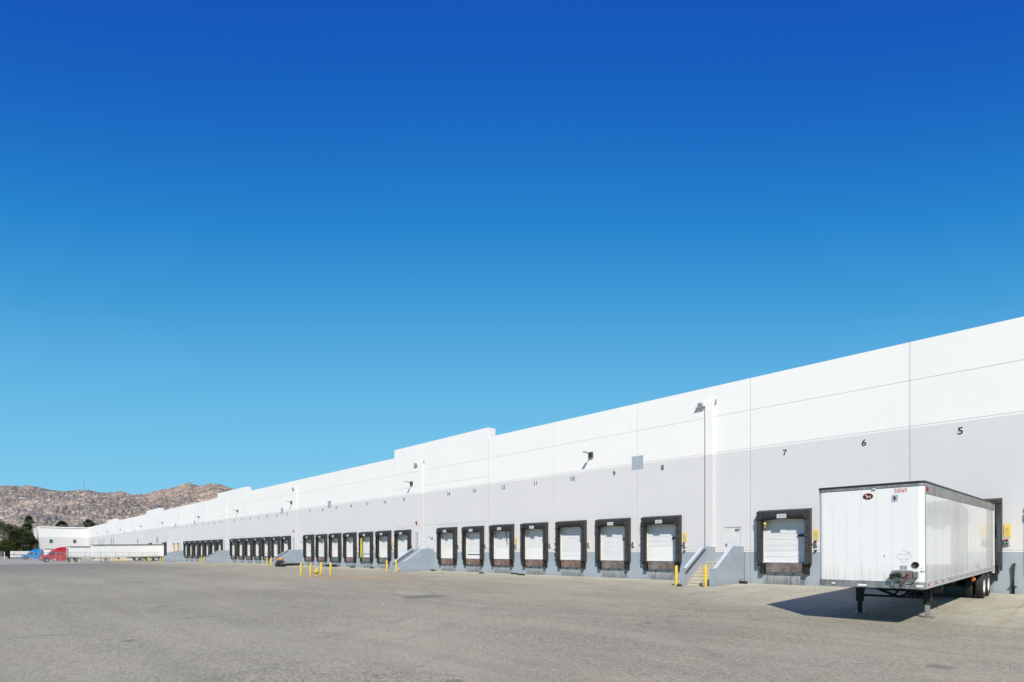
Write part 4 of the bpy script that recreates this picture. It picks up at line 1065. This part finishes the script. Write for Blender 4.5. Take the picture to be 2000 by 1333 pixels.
mb = MB(); mb.box(.73, .84, yf - .09, yf - .016, lz(.83), lz(.955), 0, .01); mb.build('hose_bracket', M['rail'], cb)
for x0, x1, z0, z1 in ((1.06, 1.22, .865, .925), (-.32, -.10, .845, .90), (-1.0, -.9, .88, .92)):
    mb = MB(); mb.box(x0, x1, yf - .022, yf - .016, lz(z0), lz(z1)); front('reflector', mb, M['trim'])
for o_ in list(C.objects):
    if (o_.parent in (tr, fw)) and o_.name not in before and o_.name.split('.')[0] not in ('rivets', 'seam'): o_.location.x += .06
mb = MB(); mb.box(tw + .0145, tw + .05, yf + .22, yf + .38, 2.64, 2.74, 0, .01)
front('marker_light', mb, M['red'])
mb = MB(); mb.box(.1, .2, yf - .04, yf - .016, 2.735, 2.78, 0, .008); front('top_marker_light', mb, M['plate'])
mb = MB(); mb.box(tw - .001, tw + .006, yf + .155, yf + .175, rb, 2.6); front('corner_gap', mb, M['black'])
# conspicuity marks on the right bottom rail
for k in range(26):
    y = yf + .35 + k * .49
    red = k % 2 == 0 if k < 7 else False
    mb = MB(); mb.box(tw + .0145, tw + .018, y, y + (.2 if k < 7 else .09), .075, .125); front('reflector' if k < 7 else 'rail_slot', mb, M['numred'] if red else (M['plate'] if k < 7 else M['chassis']))
mb = MB(); mb.lathe([(.05, 0), (.05, .03), (.03, .045), (0, .05)], 'x', (tw - .1, -4.6, -.17), 12, caps=False); mb.box(tw - .16, tw - .1, -4.66, -4.54, -.24, -.0); front('side_lamp', mb, M['amber'])
mb = MB()
for k in range(12): mb.box(tw - .0018, tw + .0005, -.12 - k * (Lg - .3) / 11 - .002, -.12 - k * (Lg - .3) / 11 + .006, rb, 2.59)
front('side_seam', mb, M['siderail'])

# far trailers
tB = semi_trailer('far white trailer with black roof edge, right-hand of two, behind the chain-link fence', slot(39), -.55, .78, .52, 13.6, 2.90, gloss=False)[0]
tA = semi_trailer('white trailer coupled to the red sleeper truck', slot(43), -.55, .72, .55, 16.2, 2.60, gloss=False, legs=False)[0]
tC = semi_trailer('pale trailer coupled to the bright blue truck', -226.4, -.55, .45, .35, 16.8, 2.5, gloss=False, legs=False)[0]

# ------------------------------------------------------------------ tractor units
def tractor(label, x, yfr, paint, s=1., name='semi_truck'):
    z0 = gz(x, yfr + 2); t = thing(name, label, 'truck', (x, yfr, z0), 'parked tractor trucks'); t.scale = (s, s, s)
    P = M[paint]
    def shell(pts, hw, nm, mat, parent=t, mb=None):
        """pts: (y,z,halfwidth) side outline lofted between left and right"""
        mb = MB(); L_ = [(-w * hw, y, z) for y, z, w in pts]; R_ = [(w * hw, y, z) for y, z, w in pts]
        Li = [(-w * hw + .0, y, z) for y, z, w in pts]
        mb.loft([L_, R_], 0); return mb.build(nm, mat, parent)
    shell([(0.15, .75, .80), (0.02, 1.15, .78), (.25, 1.50, .74), (1.0, 1.66, .78), (1.65, 1.80, .86), (1.65, .85, .95), (1.55, .62, .98), (.75, .62, .98), (.3, .62, .9)], 1.15, 'hood', P)
    cab = shell([(1.651, .6, 1), (1.651, 1.80, .95), (2.05, 2.45, .93), (2.9, 2.55, .96), (2.9, .6, 1)], 1.17, 'cab', P)
    shell([(2.901, .65, 1), (2.901, 2.54, .99), (4.75, 2.54, .99), (4.75, .65, 1)], 1.2, 'sleeper', P)
    shell([(1.95, 2.46, .80), (2.35, 2.86, .78), (3.0, 3.25, .80), (3.8, 3.50, .84), (4.75, 3.56, .86), (4.75, 2.541, .99), (2.9, 2.551, .95)], 1.2, 'roof_fairing', P)
    mb = MB(); mb.quad((-.98, 1.66, 1.86), (.98, 1.66, 1.86), (.95, 2.03, 2.44), (-.95, 2.03, 2.44)); mb.m = Matrix.Translation((0, -.02, .01)); 
    mb2 = MB(); mb2.loft([[(-1.0, 1.64, 1.86), (1.0, 1.64, 1.86), (1.0, 1.66, 1.84), (-1.0, 1.66, 1.84)], [(-.96, 2.01, 2.46), (.96, 2.01, 2.46), (.96, 2.04, 2.45), (-.96, 2.04, 2.45)]]); mb2.build('windshield', M['glass'], t)
    for s_ in (-1, 1):
        mb = MB(); x0, x1 = sorted((s_ * 1.172, s_ * 1.185)); mb.box(x0, x1, 1.80, 2.86, .75, 1.78); d = mb.build('door', P, cab)
        mb = MB(); x0, x1 = sorted((s_ * 1.15, s_ * 1.19)); mb.prism([(1.85, 1.80), (2.1, 2.32), (2.82, 2.36), (2.82, 1.80)], 'x', x0, x1); mb.build('window', M['glass'], t)
        mb = MB(); x0, x1 = sorted((s_ * 1.19, s_ * 1.2)); mb.box(x0, x1, 2.6, 2.8, 1.3, 1.36); mb.build('handle', M['black'], d)
        mb = MB(); x0, x1 = sorted((s_ * 1.19, s_ * 1.215)); mb.prism([(3.35, 1.75), (3.35, 2.2), (3.85, 2.25), (3.85, 1.7)], 'x', x0, x1); mb.build('sleeper_window', M['glass'], t)
        mb = MB(); x0, x1 = sorted((s_ * 1.0, s_ * 1.06)); mb.prism([(3.2, 2.9), (3.75, 3.1), (3.9, 2.85)], 'x', s_ * 1.0, s_ * 1.12); mb.build('roof_window', M['glass'], t)
        mb = MB(); x0, x1 = sorted((s_ * .62, s_ * .97)); mb.box(x0, x1, .02, .3, .95, 1.2, 0, .03); mb.build('headlight', M['plate'], t)
        mb = MB(); mb.tube([(s_ * 1.1, 1.75, 1.9), (s_ * 1.45, 1.6, 1.9)], .02, 6); x0, x1 = sorted((s_ * 1.35, s_ * 1.55)); mb.box(x0, x1, 1.55, 1.62, 1.65, 2.2, 0, .02); mb.build('mirror', M['black'], t)
        mb = MB(); mb.lathe([(.05, 2.3), (.30, 2.32), (.31, 3.6), (.05, 3.62)], 'y', (s_ * .88, 0, .62), 16); mb.build('fuel_tank', M['alu'], t)
        mb = MB(); mb.tube([(s_ * 1.0, 4.9, .9), (s_ * 1.0, 4.9, 3.4), (s_ * 1.0, 4.98, 3.6)], .06, 8); mb.build('exhaust_stack', M['alu'], t)
        wheel(t, s_ * .92, 1.2, .49, s_, RIMA)
        mb = MB(); x0, x1 = sorted((s_ * .8, s_ * 1.2))
        pr = [(1.2 + .60 * math.cos(a), .55 + .60 * math.sin(a)) for a in [PI * k / 10 for k in range(11)]] + [(1.2 + .54 * math.cos(a), .55 + .54 * math.sin(a)) for a in [PI * k / 10 for k in range(10, -1, -1)]]
        mb.prism(pr, 'x', x0, x1); mb.build('wheel_arch', M['chassis'], t)
        for y in (5.6, 6.9): wheel(t, s_ * .92, y, .49, s_, RIMA)
        mb = MB(); x0, x1 = sorted((s_ * 1.15, s_ * 1.19)); mb.box(x0, x1, 2.92, 4.7, .25, .64); mb.build('side_skirt', P, t)
    mb = MB(); mb.box(-1.12, 1.12, -.08, .35, .30, .74, 0, .05); mb.build('bumper', M['dullsteel'] if paint == 'redpaint' else P, t)
    mb = MB(); mb.box(-.5, .5, -.03, .14, .80, 1.38, 0, .02)
    for k in range(6): mb.box(-.46, .46, -.045, -.031, .84 + k * .09, .87 + k * .09, 1)
    mb.build('grille', [M['black'], M['alu']], t)
    for s_ in (-.42, .42):
        mb = MB(); mb.box(s_ - .05, s_ + .05, .4, 7.7, .62, .86); mb.build('frame_rail', M['chassis'], t)
    mb = MB(); mb.box(-.5, .5, 5.6, 6.9, .87, .98); mb.build('fifth_wheel', M['chassis'], t)
    for y in (1.2, 5.6, 6.9):
        mb = MB(); mb.tube([(-.9, y, .49), (.9, y, .49)], .07, 8); mb.build('axle', M['chassis'], t)
    return t
tractor('dark red sleeper truck parked behind the chain-link fence', slot(43), -21.95, 'redpaint')
tractor('bright blue sleeper truck parked left of the red truck', -226.4, -22.7, 'bluecab', .93)
# white utility trailer beyond the blue truck
t = thing('utility_trailer', 'low white box trailer with a red stripe beyond the blue truck', 'trailer', (-252, -19.3, gz(-250, -20)), rot=(0, 0, 0))
mb = MB(); mb.box(-1.1, 1.1, -5, 0, .55, 2.6, 0, .03); mb.build('body', M['trailer'], t)
mb = MB(); mb.box(1.101, 1.11, -4.9, -.1, 1.35, 1.6); mb.build('stripe', M['numred'], t)
mb = MB(); mb.box(-1.12, 1.12, -5.02, .02, 2.602, 2.66); mb.build('roof', M['plate'], t)
for s_ in (-1, 1):
    for y in (-3.2, -2.1): wheel(t, s_ * .95, y, .42, s_, RIMW, .85)
mb = MB(); mb.box(-.9, .9, -5.9, .0, .4, .545); mb.build('chassis', M['chassis'], t)

# ------------------------------------------------------------------ chain link fence across the yard
FXX = -144.5
def yat(px):
    d = FWD * 1100 + RGT * (px - 1000); return CAM.y + d.y * (FXX / d.x)
fc = thing('chain_link_fence', 'grey chain-link fence crossing the far end of the yard in front of the trailers', 'fence', (FXX, 0, 0))
pp = [308, 302, 278, 252, 226, 197, 166, 138, 118, 109, 58, 27, 2, -22]
for px in pp:
    y = yat(px); z = gz(FXX, y); r = .055 if px in (58, 27) else .035
    mb = MB(); mb.tube([(0, y, z), (0, y, 1.80)], r, 8); mb.lathe([(r + .01, 1.8), (r, 1.84), (0, 1.86)], 'z', (0, y, 0), 8, caps=False); mb.build('post', M['rockpost'], fc)
mb = MB(); mb.tube([(0, yat(308), 1.77), (0, yat(27), 1.77)], .025, 6); mb.build('top_rail', M['rockpost'], fc)
mb = MB(); mb.quad((.0, yat(308), -.6), (.0, yat(27), -.75), (.0, yat(27), 1.77), (.0, yat(308), 1.77)); mb.build('wire_mesh', M['chain'], fc)
# perimeter fence in front of the trees
f2 = thing('perimeter_fence', 'long low chain-link perimeter fence in front of the dark trees at the far left', 'fence', (-262, 0, 0))
for k in range(10):
    y = -25.5 - k * 3.2; mb = MB(); mb.tube([(0, y, -.6), (0, y, 1.9)], .09 if k % 3 == 0 else .05, 8); mb.build('post', M['trim'] if k == 0 else M['rockpost'], f2)
mb = MB(); mb.tube([(0, -25.5, 1.85), (0, -54.3, 1.85)], .03, 6); mb.build('top_rail', M['rockpost'], f2)
mb = MB(); mb.quad((0, -25.5, -.6), (0, -54.3, -.6), (0, -54.3, 1.85), (0, -25.5, 1.85)); mb.build('wire_mesh', M['chain'], f2)
mb = MB(); mb.prism([(-.3, 0), (.3, 0), (.22, .2), (.1, .8), (-.1, .8), (-.22, .2)], 'y', -7, 7); o = mb.build('concrete_barrier', M['barrier'], None, (-176, -4.0, gz(-176, -4))); tag(o, 'long beige concrete barrier lying behind the far trailers', 'barrier')
# striped sawhorse-like barricade near the far fence
x, y = yard(205, 1099.6); t = thing('barricade', 'rusty brown and black barricade stand at the far fence', 'barricade', (x, y, gz(x, y)), rot=(0, 0, .8))
mb = MB(); mb.box(-1.1, 1.1, -.03, .03, .75, .95); mb.build('board', M['rust2'], t)
for s in (-.9, .9):
    mb = MB(); mb.tube([(s, -.3, 0), (s, 0, .9), (s, .3, 0)], .035, 6); mb.build('leg', M['chassis'], t)

# ------------------------------------------------------------------ vegetation
def tree(x, y, h, r, label, cols=('leafA', 'leafB', 'leafC'), n=6500, seed=1, name='tree', low=.12, group='dark leafy trees at the far left', sz=.36):
    rnd = random.Random(seed); t = thing(name, label, 'tree', (x, y, gz(x, y)), group)
    mb = MB(); mb.tube([(0, 0, -.3), (.1, .05, h * .25), (.0, .1, h * .55)], [.32, .25, .12], 8)
    cl = []
    for k in range(26):
        a = rnd.uniform(0, 2 * PI); zz = low + (1 - low) * rnd.random() ** .8; rr = r * math.sqrt(max(.05, 1 - ((zz - .42) / .62) ** 2)) * rnd.uniform(.35, .95)
        c = Vector((math.cos(a) * rr, math.sin(a) * rr, zz * h * .93)); cl.append((c, rnd.uniform(.16, .30) * r + .45))
        if k % 3 == 0: mb.tube([(0, .05, h * rnd.uniform(.15, .4)), tuple(c * .6 + Vector((0, 0, h * .1))), tuple(c)], [.12, .07, .03], 5)
    mb.build('trunk', M['bark'], t)
    mb = MB()
    for k in range(n):
        c, cr = cl[k % len(cl)]; d = Vector((rnd.gauss(0, 1), rnd.gauss(0, 1), rnd.gauss(0, 1))).normalized() * cr * rnd.random() ** .4
        p = c + d; u = Vector((rnd.gauss(0, 1), rnd.gauss(0, 1), rnd.gauss(0, .6))).normalized(); v = u.orthogonal().normalized() * rnd.uniform(.3, .6)
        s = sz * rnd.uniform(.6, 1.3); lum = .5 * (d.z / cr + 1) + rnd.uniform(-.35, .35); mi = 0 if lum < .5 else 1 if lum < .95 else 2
        mb._add([p - u * s * .5, p + v * s * .5, p + u * s * .5, p - v * s * .5], [(0, 1, 2, 3)], mi)
    me = bpy.data.meshes.new('crown'); me.from_pydata(mb.v, [], mb.f)
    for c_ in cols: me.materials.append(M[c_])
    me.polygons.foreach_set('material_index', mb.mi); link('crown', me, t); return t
tx = [(-272, -27.5, 13.5, 4.6, 'large dark tree at the left edge of the photo'), (-276, -33.5, 13.0, 4.6, 'dark tree beyond the left edge behind the fence'), (-281, -23.5, 13.0, 3.6, 'tall dark tree, second from the left edge'),
      (-276, -21.6, 11.6, 3.6, 'lower dark green tree in the middle of the far left grove'), (-291, -20.2, 12.2, 3.8, 'bushy tree behind the palms at the far left'), (-284, -18.6, 10.2, 3.2, 'low dark tree right of the middle of the grove'),
      (-289, -17.0, 9.6, 2.9, 'rightmost dark tree next to the white wing'), (-270, -38.5, 13, 4.8, 'outermost dark tree left of the grove'), (-262.5 - 9, -24.0, 7.0, 3.0, 'low bushy tree in front of the grove')]
for k, (x, y, h, r, lb) in enumerate(tx): tree(x, y, h, r, lb, seed=k + 3)
tree(-269, -15.9 - .9, 5.2, 1.2, 'thin reddish dry tree against the end of the white wing', ('leafD', 'leafA', 'leafD'), 700, 40, low=.1, group='dry trees by the wing', sz=.3)
tree(-266, -16.1 - .5, 4.2, 1.1, 'short dry shrubby tree above the blue truck', ('leafD', 'leafD', 'leafA'), 600, 41, low=.1, group='dry trees by the wing', sz=.3)
def palm(x, y, h, label, seed, skirt=True, fs=1.3):
    rnd = random.Random(seed); t = thing('palm_tree', label, 'palm tree', (x, y, gz(x, y)), 'fan palms')
    mb = MB(); mb.tube([(0, 0, -.3), (.05, .02, h * .5), (0, 0, h)], [.42, .34, .30], 8); mb.build('trunk', M['palmbark'], t)
    mb = MB()
    def fan(el, az, L_, mi):
        d = Vector((math.cos(el) * math.cos(az), math.cos(el) * math.sin(az), math.sin(el))); side = Vector((-math.sin(az), math.cos(az), 0)); side = Matrix.Rotation(rnd.uniform(-1.1, 1.1), 3, d) @ side; up = d.cross(side)
        b = Vector((0, 0, h)); m_ = b + d * L_ * .45
        mb._add([b - side * .03, b + side * .03, m_ + side * .04, m_ - side * .04], [(0, 1, 2, 3)], mi)
        for q in range(-5, 6):
            a = q * .26; dd = (d * math.cos(a) + side * math.sin(a)).normalized(); e = m_ + dd * L_ * (.62 - .02 * abs(q)) + Vector((0, 0, -.12 * L_)); w = .10 * L_
            mid = m_ + dd * L_ * .35; pp_ = dd.cross(up).normalized() * w * .5
            mb._add([m_, mid - pp_, e, mid + pp_], [(0, 1, 2, 3)], mi)
    for k in range(46): fan(rnd.uniform(-.6, 1.5), rnd.uniform(0, 2 * PI), rnd.uniform(1.5, 1.95) * fs, 0)
    for k in range(12 if skirt else 5): fan(rnd.uniform(-1.3, -.5), rnd.uniform(0, 2 * PI), rnd.uniform(1.0, 1.4) * fs, 1)
    me = bpy.data.meshes.new('fronds'); me.from_pydata(mb.v, [], mb.f); me.materials.append(M['frond']); me.materials.append(M['frondold'])
    me.polygons.foreach_set('material_index', mb.mi); link('crown', me, t)
def palm_at(px, X, py_top, label, seed, fs=1.):
    d = FWD * 1100 + RGT * (px - 1000); k = X / d.x; y = CAM.y + d.y * k; Z = 1100 * k
    h = (1079 - py_top) / 1100 * Z + 1.784 - 1.2 * fs - gz(X, y); palm(X, y, h, label, seed, fs=fs)
palm_at(57.5, -296, 1009.5, 'tallest palm tree, standing out above the trees at the left', 1, 1.12)
palm_at(52.5, -287, 1024, 'second palm tree, lower and left of the tallest one', 2, 1.1)
palm_at(121, -335, 1020, 'left-hand palm crown showing above the white wing roof', 3, 1.5)
palm_at(173, -335, 1017.5, 'right-hand palm crown above the wing corner', 4, 1.55)

# ------------------------------------------------------------------ camera, light, world
cam = bpy.data.cameras.new('Camera'); co = bpy.data.objects.new('Camera', cam); scene.collection.objects.link(co)
co.location = CAM; co.rotation_euler = (PI / 2, 0, math.atan2(-FWD.x, FWD.y)); cam.sensor_width = 36; cam.lens = 19.8; cam.shift_y = .2062; cam.clip_end = 12000; cam.clip_start = .1
scene.camera = co
sd_ = Vector((.75, -.86, 1.0)).normalized()
su = bpy.data.lights.new('Sun', 'SUN'); su.energy = 5.0; su.angle = math.radians(.5); su.color = (1, .95, .87)
so = bpy.data.objects.new('Sun', su); scene.collection.objects.link(so); so.rotation_euler = sd_.to_track_quat('Z', 'Y').to_euler(); so.location = (0, -50, 60)
w = bpy.data.worlds.new('World'); scene.world = w; w.use_nodes = True; nt = w.node_tree
bg = nt.nodes['Background']; sk = N(nt, 'ShaderNodeTexSky', sky_type='NISHITA'); sk.sun_disc = False
sk.sun_elevation = math.asin(sd_.z); sk.sun_rotation = math.atan2(sd_.x, sd_.y); sk.altitude = 450; sk.air_density = 1.0; sk.dust_density = .3; sk.ozone_density = 2.5
# deepen the clear desert sky a little with height
tc = N(nt, 'ShaderNodeTexCoord'); sp = N(nt, 'ShaderNodeSeparateXYZ'); L(nt, tc.outputs['Generated'], sp.inputs[0])
cr = N(nt, 'ShaderNodeValToRGB'); cr.color_ramp.interpolation = 'EASE'
def s2l(c): return tuple(((v / 255) / 12.92 if v / 255 <= .04045 else ((v / 255 + .055) / 1.055) ** 2.4) for v in c)
stops = [(0.0, (138, 207, 238)), (.11, (128, 202, 237)), (.20, (113, 193, 233)), (.30, (94, 178, 227)), (.40, (66, 157, 216)), (.50, (38, 134, 208)), (.58, (27, 113, 199)), (.65, (20, 96, 191)), (.71, (17, 86, 185)), (1., (12, 66, 165))]
els = cr.color_ramp.elements
els[0].position = 0; els[0].color = (*s2l(stops[0][1]), 1); els[1].position = 1; els[1].color = (*s2l(stops[-1][1]), 1)
for p, c in stops[1:-1]: e = els.new(p); e.color = (*s2l(c), 1)
cr.color_ramp.interpolation = 'LINEAR'
# gradient deepens to both sides of the camera axis, levelling its bands in frame
dt = N(nt, 'ShaderNodeVectorMath', operation='DOT_PRODUCT'); L(nt, tc.outputs['Generated'], dt.inputs[0]); dt.inputs[1].default_value = (.6880, .7257, 0)
az = mth(nt, 'MULTIPLY_ADD', mth(nt, 'MULTIPLY', dt.outputs['Value'], dt.outputs['Value']), .58, 1.)
L(nt, mth(nt, 'MULTIPLY', sp.outputs[2], az), cr.inputs[0])
STR = .10
sc = N(nt, 'ShaderNodeVectorMath', operation='SCALE'); L(nt, cr.outputs[0], sc.inputs[0]); sc.inputs['Scale'].default_value = 1 / STR
mx = mix(nt, .965, sk.outputs[0], sc.outputs[0]); L(nt, mx, bg.inputs['Color']); bg.inputs['Strength'].default_value = STR
scene.view_settings.view_transform = 'Standard'; scene.view_settings.look = 'None'; scene.view_settings.exposure = 0; scene.view_settings.gamma = 1
scene.cycles.max_bounces = 6; scene.cycles.transparent_max_bounces = 12
